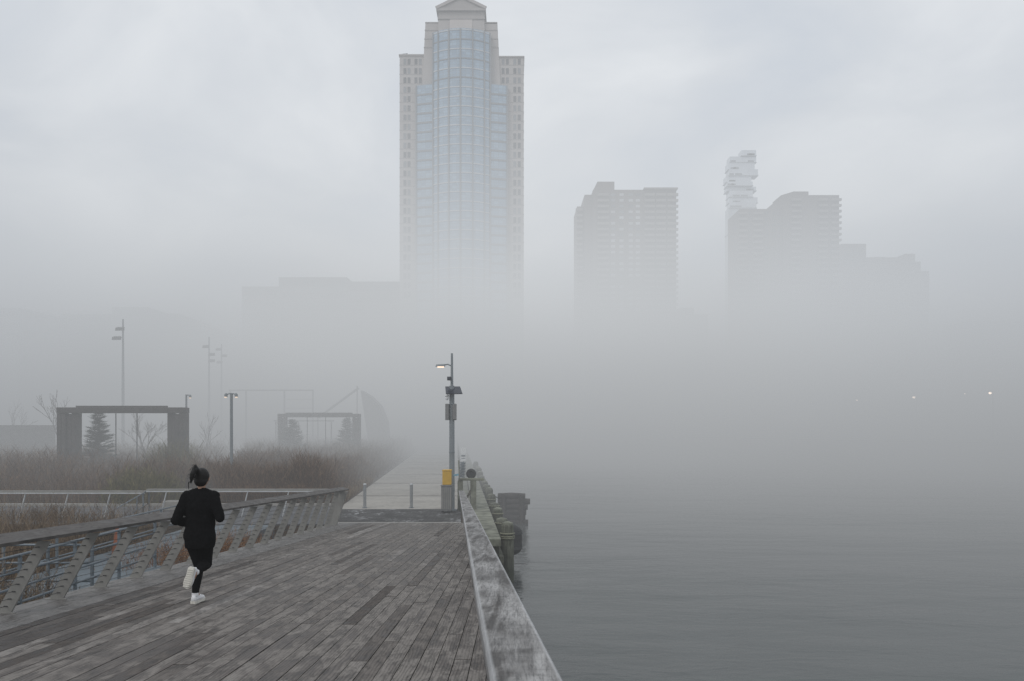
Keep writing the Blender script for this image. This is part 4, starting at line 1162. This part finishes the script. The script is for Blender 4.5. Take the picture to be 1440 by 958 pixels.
# ------------------------------------------------------------------ far bank with street lamps
b = MB()
prof = [(26, 178), (34, 160), (44, 146), (54, 128), (66, 112), (84, 98), (120, 88)]
for i in range(len(prof) - 1):
    (xa, ya), (xb, yb_) = prof[i], prof[i + 1]
    b.hexa([(xa, ya, -2.6), (xb, yb_, -2.6), (xb + 200, yb_ + 300, -2.6), (xa + 200, ya + 300, -2.6), (xa, ya, .6), (xb, yb_, .6), (xb + 200, yb_ + 300, .6), (xa + 200, ya + 300, .6)])
tag(b.build('far_bank', M['rubber']), 'dark low bank across the water at the right, almost lost in fog', 'bank', kind='structure')
for i, (x, y, Yd, lab) in enumerate(((1140.5, 566, 160, 'faintest lit street lamp across the water, farthest left of its row'), (1204.5, 563, 148, 'small lit street lamp across the water, second from the left'),
                         (1284.5, 559, 132, 'lit street lamp across the water, brightest in the middle of its row'), (1356, 554, 138, 'dim street lamp across the water between two brighter lamps'), (1391.5, 553, 118, 'lit street lamp across the water, nearest the right edge'))):
    X, z = PX(x, Yd), PZ(y, Yd)
    root = thing('street_lamp', lab, 'street lamp', (X, Yd, .6), 'street lamps across the water')
    b = MB(); b.tube([(X + .5, Yd, .55), (X + .5, Yd, z + .3), (X, Yd, z + .35)], [.12, .09, .06], 8); child(b, 'post', M['steel_dark'], root)
    b = MB(); b.ball((X, Yd - .1, z + .25), .42, .3, .12); hd = child(b, 'lamp_head', M['steel_dark'], root)
    b = MB(); q = (.12, .28, .33, .14, .3)[i]; q *= .75; b.ball((X, Yd - .15, z), q, q * .7, q * .7); l_ = b.build('lens', M['far_lamp'], hd)

# ------------------------------------------------------------------ the runner
def solid(mbs, name, m, parent, voxel=.012, smooth=6, noise_amt=0.0):
    """join closed pieces into one continuous surface"""
    me = bpy.data.meshes.new(name + '_raw'); me.from_pydata(mbs.v, [], mbs.f)
    import bmesh
    bm = bmesh.new(); bm.from_mesh(me); bmesh.ops.recalc_face_normals(bm, faces=bm.faces); bm.to_mesh(me); bm.free()
    o = bpy.data.objects.new(name + '_raw', me); COL.objects.link(o)
    r_ = o.modifiers.new('r', 'REMESH'); r_.mode = 'VOXEL'; r_.voxel_size = voxel
    s_ = o.modifiers.new('s', 'SMOOTH'); s_.iterations = smooth; s_.factor = .5
    if noise_amt:
        t = bpy.data.textures.new(name + '_folds', 'CLOUDS'); t.noise_scale = .09
        d = o.modifiers.new('d', 'DISPLACE'); d.texture = t; d.strength = noise_amt; d.mid_level = .5
    dg = bpy.context.evaluated_depsgraph_get()
    me2 = bpy.data.meshes.new_from_object(o.evaluated_get(dg))
    bpy.data.objects.remove(o)
    me2.name = name
    me2.polygons.foreach_set('use_smooth', [True] * len(me2.polygons))
    me2.materials.clear(); me2.materials.append(m)
    q = bpy.data.objects.new(name, me2); COL.objects.link(q); q.parent = parent
    return q
M['skin'] = plain('skin', (0.36, 0.21, 0.145), 0.5, var=.06, scale=20, obj=True)
M['black_cloth'] = plain('black_cloth', (0.0055, 0.0055, 0.0062), 0.9, var=.3, scale=30, spec=.06, obj=True)
M['black_leg'] = plain('black_leggings', (0.0055, 0.0055, 0.0062), 0.85, var=.2, scale=30, spec=.08, obj=True)
M['hair'] = plain('black_hair', (0.007, 0.006, 0.0055), 0.55, var=.4, scale=60, spec=.3, obj=True)
M['shoe'] = plain('white_shoe', (0.78, 0.78, 0.79), 0.6, var=.06, scale=40, obj=True)
M['tread'] = plain('sole_grooves', (0.46, 0.445, 0.40), .8, var=.2, scale=40, obj=True)
M['sole'] = plain('cream_sole', (0.66, 0.64, 0.58), 0.7, var=.1, scale=60, obj=True)

RY = 9.5
rn = thing('person', 'runner in black top and leggings with white shoes and tied up black hair, running away', 'person', (PX(275.5, RY), RY, deck_z(RY) + .006))
hipL, hipR = Vector((-.05, 0, .80)), Vector((.115, .01, .81))
kneL, ankL = Vector((.015, .06, .43)), Vector((.005, -.035, .10))
kneR, ankR = Vector((.09, .10, .44)), Vector((.085, -.25, .41))
shL, elL, wrL = Vector((-.108, .02, 1.255)), Vector((-.215, -.07, .985)), Vector((-.115, .13, .93))
shR, elR, wrR = Vector((.198, .03, 1.255)), Vector((.31, -.06, 1.02)), Vector((.215, .17, 1.05))
def limb(b, pts, rad): b.tube(pts, rad, 12)
def arm(b, s, e, w, g=0.0):
    limb(b, [s + Vector((0, 0, .01)), s.lerp(e, .5), e, e + (w - e) * .04], [.052 + g, .043 + g, .038 + g, .036 + g])
    b.ball(e, .039 + g, .039 + g, .039 + g)
    limb(b, [e, e.lerp(w, .4), w], [.037 + g, .036 + g, .026 + g])
    b.ball(s, .055 + g, .055 + g, .055 + g)
def legs(b, g=0.0):
    for h_, kn, an in ((hipL, kneL, ankL), (hipR, kneR, ankR)):
        b.ball(h_, .09 + g, .1 + g, .1 + g)
        limb(b, [h_, h_.lerp(kn, .35), h_.lerp(kn, .8), kn], [.088 + g, .082 + g, .062 + g, .056 + g])
        b.ball(kn, .055 + g, .057 + g, .056 + g)
        calf = (Vector((0, -.018, 0)) if kn is kneL else Vector((0, 0, -.0)))
        limb(b, [kn, kn.lerp(an, .3) + calf, kn.lerp(an, .6) + calf * .5, an.lerp(kn, .04)], [.051 + g, .056 + g, .044 + g, .032 + g])
b = MB()
b.loft([(.035, 0, .74, .10, .08), (.035, 0, .82, .15, .105), (.04, .005, .92, .135, .09), (.045, .01, 1.02, .12, .085), (.045, .015, 1.15, .138, .095), (.045, .02, 1.25, .145, .09), (.045, .02, 1.31, .10, .065), (.047, .025, 1.35, .05, .05)])
b.tube([(.047, .03, 1.32), (.055, .045, 1.42)], [.048, .046], 12)
b.ball((.058, .055, 1.485), .072, .09, .105)
b.ball((.058, .075, 1.445), .055, .07, .06)
b.ball((.058, .148, 1.47), .012, .018, .02)                     # nose
for s_ in (-1, 1): b.ball((.058 + s_ * .073, .05, 1.475), .012, .02, .03)   # ears
for a_ in ((shL, elL, wrL), (shR, elR, wrR)): arm(b, *a_)
legs(b)
for w, e, sd in ((wrL, elL, 1), (wrR, elR, -1)):
    d = (w - e).normalized(); up = Vector((0, 0, 1)); lat = d.cross(up).normalized()
    b.tube([w - d * .02, w + d * .02, w + d * .075], [.025, .03, .031], 10, sq=.7)
    for j in range(4):
        o_ = up * (.027 - .018 * j); L_ = (.036, .041, .038, .03)[j]
        p0 = w + d * .07 + o_; p1 = p0 + d * L_ * .8; p2 = p1 + (lat * sd * .8 - d * .1).normalized() * L_ * .75; p3 = p2 + (lat * sd * .3 - d).normalized() * L_ * .6
        b.tube([p0, p1, p2, p3], [.0105, .0095, .009, .008], 7)
    p0 = w + d * .03 + up * .02; b.tube([p0, p0 + (d + up * .6 + lat * sd * .3).normalized() * .035, p0 + (d * 1.6 + up * .5 + lat * sd * .8).normalized() * .06], [.012, .011, .009], 7)
for an, toe in ((ankL, Vector((.005, .09, .055))), (ankR, Vector((.065, -.275, .32)))):
    b.tube([an + (an - toe).normalized() * .01, an.lerp(toe, .5), toe], [.033, .034, .022], 10)
solid(b, 'body', M['skin'], rn, .008, 3)
b = MB()
b.loft([(.05, .0, .655, .172, .128), (.05, .0, .70, .180, .134), (.048, .0, .80, .182, .132), (.048, .005, .92, .174, .122), (.048, .01, 1.04, .172, .12), (.047, .015, 1.15, .182, .126), (.045, .02, 1.24, .172, .112), (.045, .022, 1.30, .135, .085), (.046, .024, 1.338, .07, .062), (.047, .026, 1.362, .058, .056)], 24)
for a_ in ((shL, elL, wrL), (shR, elR, wrR)): arm(b, *a_, .021)
b.tube([shL, shL.lerp(elL, .6)], [.066, .058], 12); b.tube([shR, shR.lerp(elR, .6)], [.066, .058], 12)
for s_ in (shL, shR): b.tube([Vector((.046, .02, 1.335)), s_.lerp(Vector((.046, .02, 1.33)), .45), s_ + Vector((0, 0, .012))], [.05, .06, .058], 12)
solid(b, 'long_sleeve_top', M['black_cloth'], rn, .009, 2, .024)
b = MB(); legs(b, .007); b.loft([(.035, 0, .73, .13, .1), (.035, 0, .82, .162, .118), (.04, 0, .92, .145, .1)])
solid(b, 'leggings', M['black_leg'], rn, .009, 3)
b = MB()
b.ball((.057, .036, 1.50), .086, .099, .108); b.ball((.055, .006, 1.452), .08, .064, .075)
b.tube([(.05, -.03, 1.535), (.04, -.06, 1.575), (.032, -.085, 1.60)], [.035, .03, .034], 10)
b.tube([(.034, -.07, 1.595), (.025, -.105, 1.59), (.01, -.125, 1.54), (-.002, -.13, 1.48), (-.012, -.12, 1.425)], [.026, .030, .030, .022, .010], 10)
b.tube([(.03, -.08, 1.60), (.028, -.09, 1.635), (.035, -.085, 1.655)], [.025, .018, .006], 8)
hr = solid(b, 'hair', M['hair'], rn, .009, 2, .012)
b = MB(); rr = random.Random(4)
for i in range(34):
    p = Vector((rr.uniform(0, .05), -.1 + rr.uniform(-.02, .02), rr.uniform(1.48, 1.63)))
    d = Vector((rr.uniform(-1, .25), rr.uniform(-.4, .1), rr.uniform(-.6, .9))).normalized()
    L_ = rr.uniform(.03, .075)
    b.tube([p, p + d * L_ * .6, p + d * L_ + Vector((-.01, 0, -.02))], [.0035, .0025, .001], 4)
b.tube([(-.02, -.1, 1.45), (-.045, -.1, 1.44), (-.05, -.1, 1.40), (-.047, -.09, 1.35)], [.006, .007, .005, .003], 5)
b.build('loose_strand', M['hair'], hr)
# shoes
def shoe(an, toe_dir, sole_n, L_=.245):
    """ankle, direction to the toe, outward normal of the sole"""
    f = Vector(toe_dir).normalized(); n_ = Vector(sole_n); n_ = (n_ - f * n_.dot(f)).normalized(); s_ = f.cross(n_)
    heel = an + n_ * .062 - f * .055
    def P(u, w, t): return heel + f * (u * L_) + s_ * w + n_ * t
    prof = [(0, .026), (.08, .036), (.25, .036), (.45, .037), (.65, .046), (.82, .045), (.94, .033), (1.0, .016)]
    ht = [.060, .072, .085, .078, .058, .042, .034, .026]
    up = MB(); so = MB()
    vs, fs = [], []
    N = 10
    for (u, w), hh in zip(prof, ht):
        for k in range(N):
            a = math.pi * k / (N - 1)
            vs.append(P(u, w * math.cos(a) * (1 if hh < .07 else .95), -.004 - hh * math.sin(a) ** .8))
    m_ = len(prof)
    for i in range(m_ - 1):
        for k in range(N - 1): fs.append((i * N + k, i * N + k + 1, (i + 1) * N + k + 1, (i + 1) * N + k))
        fs.append((i * N + N - 1, i * N, (i + 1) * N, (i + 1) * N + N - 1))
    fs.append(tuple(range(N))); fs.append(tuple((m_ - 1) * N + k for k in range(N - 1, -1, -1)))
    up.add(vs, fs)
    u_ = up.build('shoe', M['shoe'], rn, smooth=True)
    vs, fs = [], []
    for (u, w) in prof:
        w *= 1.1; lift = .010 * max(0, u - .75) / .25
        for ww, t in ((-w, -.006), (w, -.006), (w, .024 - lift), (-w, .024 - lift)): vs.append(P(u * 1.03 - .015, ww, t))
    for i in range(m_ - 1):
        for k in range(4): fs.append((i * 4 + k, i * 4 + (k + 1) % 4, (i + 1) * 4 + (k + 1) % 4, (i + 1) * 4 + k))
    fs.append((0, 1, 2, 3)); e = 4 * (m_ - 1); fs.append((e + 3, e + 2, e + 1, e))
    so.add(vs, fs)
    for k in range(9):
        u = .08 + k * .1; w = np.interp(u, [p[0] for p in prof], [p[1] for p in prof])
        so.bar(P(u, -w * .92, .026), P(u + .045, w * .92, .026), .014, .008, n_)
    sl_ = so.build('sole', M['sole'], u_)
    gr = MB()
    for k in range(8):
        u = .13 + k * .1; w = np.interp(u, [p[0] for p in prof], [p[1] for p in prof])
        gr.bar(P(u, -w * .85, .0245), P(u + .045, w * .85, .0245), .016, .004, n_)
    gr.build('tread', M['tread'], u_)
    cuff = MB(); cuff.tube([an + n_ * -.0, an - n_ * .035], [.04, .039], 12); cuff.build('collar', M['shoe'], u_)
shoe(ankL + Vector((0, 0, -.012)), (.10, 1, 0), (0, 0, -1))
shoe(ankR, (-.24, -.12, -1), (-.25, -1, .12))

# ------------------------------------------------------------------ fog, sky, light
def fog_mat():
    m = bpy.data.materials.new('river_fog'); m.use_nodes = True
    nt = m.node_tree; nt.nodes.clear()
    out = nt.nodes.new('ShaderNodeOutputMaterial')
    g = nt.nodes.new('ShaderNodeNewGeometry'); sp = nt.nodes.new('ShaderNodeSeparateXYZ'); nt.links.new(g.outputs['Position'], sp.inputs[0])
    X, Y_, Z = sp.outputs[0], sp.outputs[1], sp.outputs[2]
    n = noise(nt, pos_scaled(nt, (1, 1, 1.6)), .017, 3.0, .55, .6)
    nn = math_n(nt, 'SUBTRACT', n, .5)
    # the bank thickens away from the shore end of the pier ...
    yw = math_n(nt, 'ADD', Y_, math_n(nt, 'MULTIPLY', nn, 70.0))
    mr = nt.nodes.new('ShaderNodeMapRange'); mr.interpolation_type = 'SMOOTHSTEP'
    mr.inputs['From Min'].default_value = FOG['y0']; mr.inputs['From Max'].default_value = FOG['y1']
    nt.links.new(yw, mr.inputs['Value']); A_ = mr.outputs[0]
    # ... and ends softly overhead
    zw = math_n(nt, 'ADD', Z, math_n(nt, 'MULTIPLY', nn, FOG['zn']))
    e = math_n(nt, 'EXPONENT', math_n(nt, 'DIVIDE', math_n(nt, 'SUBTRACT', zw, FOG['zt']), FOG['zs']))
    B_ = math_n(nt, 'DIVIDE', 1.0, math_n(nt, 'ADD', 1.0, e))
    zp = math_n(nt, 'MAXIMUM', Z, 0.0)
    low = math_n(nt, 'MULTIPLY', math_n(nt, 'EXPONENT', math_n(nt, 'MULTIPLY', zp, -1 / 30.)), FOG['near'])
    mg = nt.nodes.new('ShaderNodeMapRange'); mg.interpolation_type = 'SMOOTHSTEP'
    mg.inputs['From Min'].default_value = FOG['gy0']; mg.inputs['From Max'].default_value = FOG['gy1']; nt.links.new(Y_, mg.inputs['Value'])
    grd = math_n(nt, 'MULTIPLY', math_n(nt, 'MULTIPLY', math_n(nt, 'EXPONENT', math_n(nt, 'MULTIPLY', zp, -1 / FOG['gz'])), mg.outputs[0]), FOG['sg'])
    low = math_n(nt, 'ADD', low, math_n(nt, 'MULTIPLY', grd, math_n(nt, 'ADD', 1.0, math_n(nt, 'MULTIPLY', nn, 1.6))))
    # steam fog hugging the river surface
    mv = nt.nodes.new('ShaderNodeMapRange'); mv.interpolation_type = 'SMOOTHSTEP'; mv.inputs['From Min'].default_value = 0; mv.inputs['From Max'].default_value = 12; nt.links.new(X, mv.inputs['Value'])
    mw = nt.nodes.new('ShaderNodeMapRange'); mw.interpolation_type = 'SMOOTHSTEP'; mw.inputs['From Min'].default_value = 2; mw.inputs['From Max'].default_value = 30; nt.links.new(Y_, mw.inputs['Value'])
    riv = math_n(nt, 'MULTIPLY', math_n(nt, 'MULTIPLY', mv.outputs[0], mw.outputs[0]), math_n(nt, 'MULTIPLY', math_n(nt, 'EXPONENT', math_n(nt, 'MULTIPLY', math_n(nt, 'ADD', Z, 1.5), -.2)), .022))
    low = math_n(nt, 'ADD', low, riv)
    # and mist caught in the planting of the park
    mp_ = nt.nodes.new('ShaderNodeMapRange'); mp_.interpolation_type = 'SMOOTHSTEP'; mp_.inputs['From Min'].default_value = 4; mp_.inputs['From Max'].default_value = 13; nt.links.new(math_n(nt, 'MULTIPLY', X, -1.0), mp_.inputs['Value'])
    mq = nt.nodes.new('ShaderNodeMapRange'); mq.interpolation_type = 'SMOOTHSTEP'; mq.inputs['From Min'].default_value = 27; mq.inputs['From Max'].default_value = 42; nt.links.new(Y_, mq.inputs['Value'])
    low = math_n(nt, 'ADD', low, math_n(nt, 'MULTIPLY', math_n(nt, 'MULTIPLY', mp_.outputs[0], mq.outputs[0]), math_n(nt, 'MULTIPLY', math_n(nt, 'EXPONENT', math_n(nt, 'MULTIPLY', zp, -1 / 7.)), .026)))
    B_ = math_n(nt, 'MULTIPLY', B_, math_n(nt, 'ADD', 1.0, math_n(nt, 'MULTIPLY', nn, 1.8)))
    high = math_n(nt, 'MULTIPLY', math_n(nt, 'EXPONENT', math_n(nt, 'MULTIPLY', Z, -1 / 200.)), FOG['high'])
    sig = math_n(nt, 'ADD', math_n(nt, 'MULTIPLY', math_n(nt, 'MULTIPLY', A_, B_), FOG['s0']), math_n(nt, 'ADD', low, high))
    # emission stands in for daylight scattered inside the fog: brighter towards its top
    mz = nt.nodes.new('ShaderNodeMapRange'); mz.inputs['From Min'].default_value = -2; mz.inputs['From Max'].default_value = 118
    nt.links.new(Z, mz.inputs['Value'])
    def gc(v, w=0.0): return (v * (.965 + w), v * 1.0, v * (1.035 - w))
    c = ramp(nt, mz.outputs[0], [((z + 2) / 120., gc(v, w)) for z, v, w in FOG['E']])
    # fog glow dimmed and tinted blue towards both flanks; darkening painted into the emission
    sx_ = nt.nodes.new('ShaderNodeMapRange'); sx_.interpolation_type = 'SMOOTHSTEP'; sx_.inputs['From Min'].default_value = 15; sx_.inputs['From Max'].default_value = 90
    nt.links.new(math_n(nt, 'ABSOLUTE', math_n(nt, 'ADD', X, math_n(nt, 'MULTIPLY', nn, 60.0))), sx_.inputs['Value'])
    c = mixc(nt, sx_.outputs[0], c, mixc(nt, 1.0, c, (.80, .825, .865), 'MULTIPLY'))
    k_ = math_n(nt, 'ADD', 1.0, math_n(nt, 'MULTIPLY', nn, .7)); kc = nt.nodes.new('ShaderNodeCombineXYZ')  # brighter and dimmer pockets put into the fog's own glow
    for q in range(3): nt.links.new(k_, kc.inputs[q])
    c = mixc(nt, 1.0, c, kc.outputs[0], 'MULTIPLY')
    ab = nt.nodes.new('ShaderNodeVolumeAbsorption'); ab.inputs['Color'].default_value = (0, 0, 0, 1); nt.links.new(sig, ab.inputs['Density'])
    em = nt.nodes.new('ShaderNodeEmission'); nt.links.new(c, em.inputs['Color']); nt.links.new(sig, em.inputs['Strength'])
    ad = nt.nodes.new('ShaderNodeAddShader'); nt.links.new(ab.outputs[0], ad.inputs[0]); nt.links.new(em.outputs[0], ad.inputs[1])
    nt.links.new(ad.outputs[0], out.inputs['Volume'])
    return m
FOG = dict(s0=.038, y0=45, y1=165, zt=18.5, zs=8.5, zn=34, near=.0012, high=.0009, sg=.060, gy0=9, gy1=66, gz=8.5,
           E=[(-2, .295, .0), (0, .34, .0), (7, .45, .0), (14, .55, .0), (28, .69, 0), (60, .775, 0), (100, .78, 0)])
b = MB(); b.box(-1000, 1000, -300, 1400, -2.9, 320)
fg = b.build('fog', fog_mat()); tag(fg, 'grey fog bank lying over the river and the park', 'fog', kind='stuff')

W = bpy.data.worlds.new('World'); S.world = W; W.use_nodes = True
nt = W.node_tree; nt.nodes.clear()
SUN_EL, SUN_AZ = 48, 215
sky = nt.nodes.new('ShaderNodeTexSky'); sky.sky_type = 'NISHITA'; sky.sun_disc = False
sky.sun_elevation = R(SUN_EL); sky.sun_rotation = R(SUN_AZ); sky.dust_density = 4; sky.air_density = 1
b1 = nt.nodes.new('ShaderNodeBackground'); b1.inputs['Strength'].default_value = .09; nt.links.new(sky.outputs[0], b1.inputs['Color'])
tc = nt.nodes.new('ShaderNodeTexCoord'); sp = nt.nodes.new('ShaderNodeSeparateXYZ'); nt.links.new(tc.outputs['Generated'], sp.inputs[0])
zz = math_n(nt, 'ADD', math_n(nt, 'MAXIMUM', sp.outputs[2], 0.0), .45)
cx = nt.nodes.new('ShaderNodeCombineXYZ'); nt.links.new(math_n(nt, 'DIVIDE', sp.outputs[0], zz), cx.inputs[0]); nt.links.new(math_n(nt, 'DIVIDE', sp.outputs[1], zz), cx.inputs[1])
n1 = noise(nt, cx.outputs[0], 2.6, 5, .5, .5)
cc = ramp(nt, n1, [(.30, (.57, .635, .73)), (.5, (.77, .805, .85)), (.68, (1.0, 1.02, 1.04))])
b2 = nt.nodes.new('ShaderNodeBackground'); nt.links.new(cc, b2.inputs['Color']); b2.inputs['Strength'].default_value = 1.0
mx = nt.nodes.new('ShaderNodeMixShader'); mx.inputs[0].default_value = .88
nt.links.new(b1.outputs[0], mx.inputs[1]); nt.links.new(b2.outputs[0], mx.inputs[2])
wo = nt.nodes.new('ShaderNodeOutputWorld'); nt.links.new(mx.outputs[0], wo.inputs['Surface'])

sl = bpy.data.lights.new('sun', 'SUN'); sl.energy = .8; sl.angle = R(20); sl.color = (1, .97, .93)
so = bpy.data.objects.new('sun', sl); COL.objects.link(so)
az = R(SUN_AZ); d = Vector((math.sin(az) * math.cos(R(SUN_EL)), math.cos(az) * math.cos(R(SUN_EL)), math.sin(R(SUN_EL))))
so.rotation_euler = d.to_track_quat('Z', 'Y').to_euler(); so.location = (0, 0, 60)

cam = bpy.data.cameras.new('camera'); co = bpy.data.objects.new('camera', cam); COL.objects.link(co)
co.location = (0, 0, EYE); co.rotation_euler = (R(90), 0, 0)
cam.sensor_width = 36; cam.lens = 28; cam.shift_y = 116 / 1440.; cam.clip_start = .05; cam.clip_end = 4000
cam.dof.use_dof = True; cam.dof.focus_distance = 11; cam.dof.aperture_fstop = 11
S.camera = co

S.render.engine = 'CYCLES'
cy = S.cycles
cy.use_denoising = True
cy.max_bounces = 4; cy.diffuse_bounces = 2; cy.glossy_bounces = 2; cy.transmission_bounces = 2; cy.transparent_max_bounces = 8; cy.volume_bounces = 0
cy.volume_step_rate = .5; cy.volume_max_steps = 200
cy.use_adaptive_sampling = True; cy.adaptive_threshold = .02
S.view_settings.view_transform = 'Standard'; S.view_settings.look = 'None'; S.view_settings.exposure = 0; S.view_settings.gamma = 1
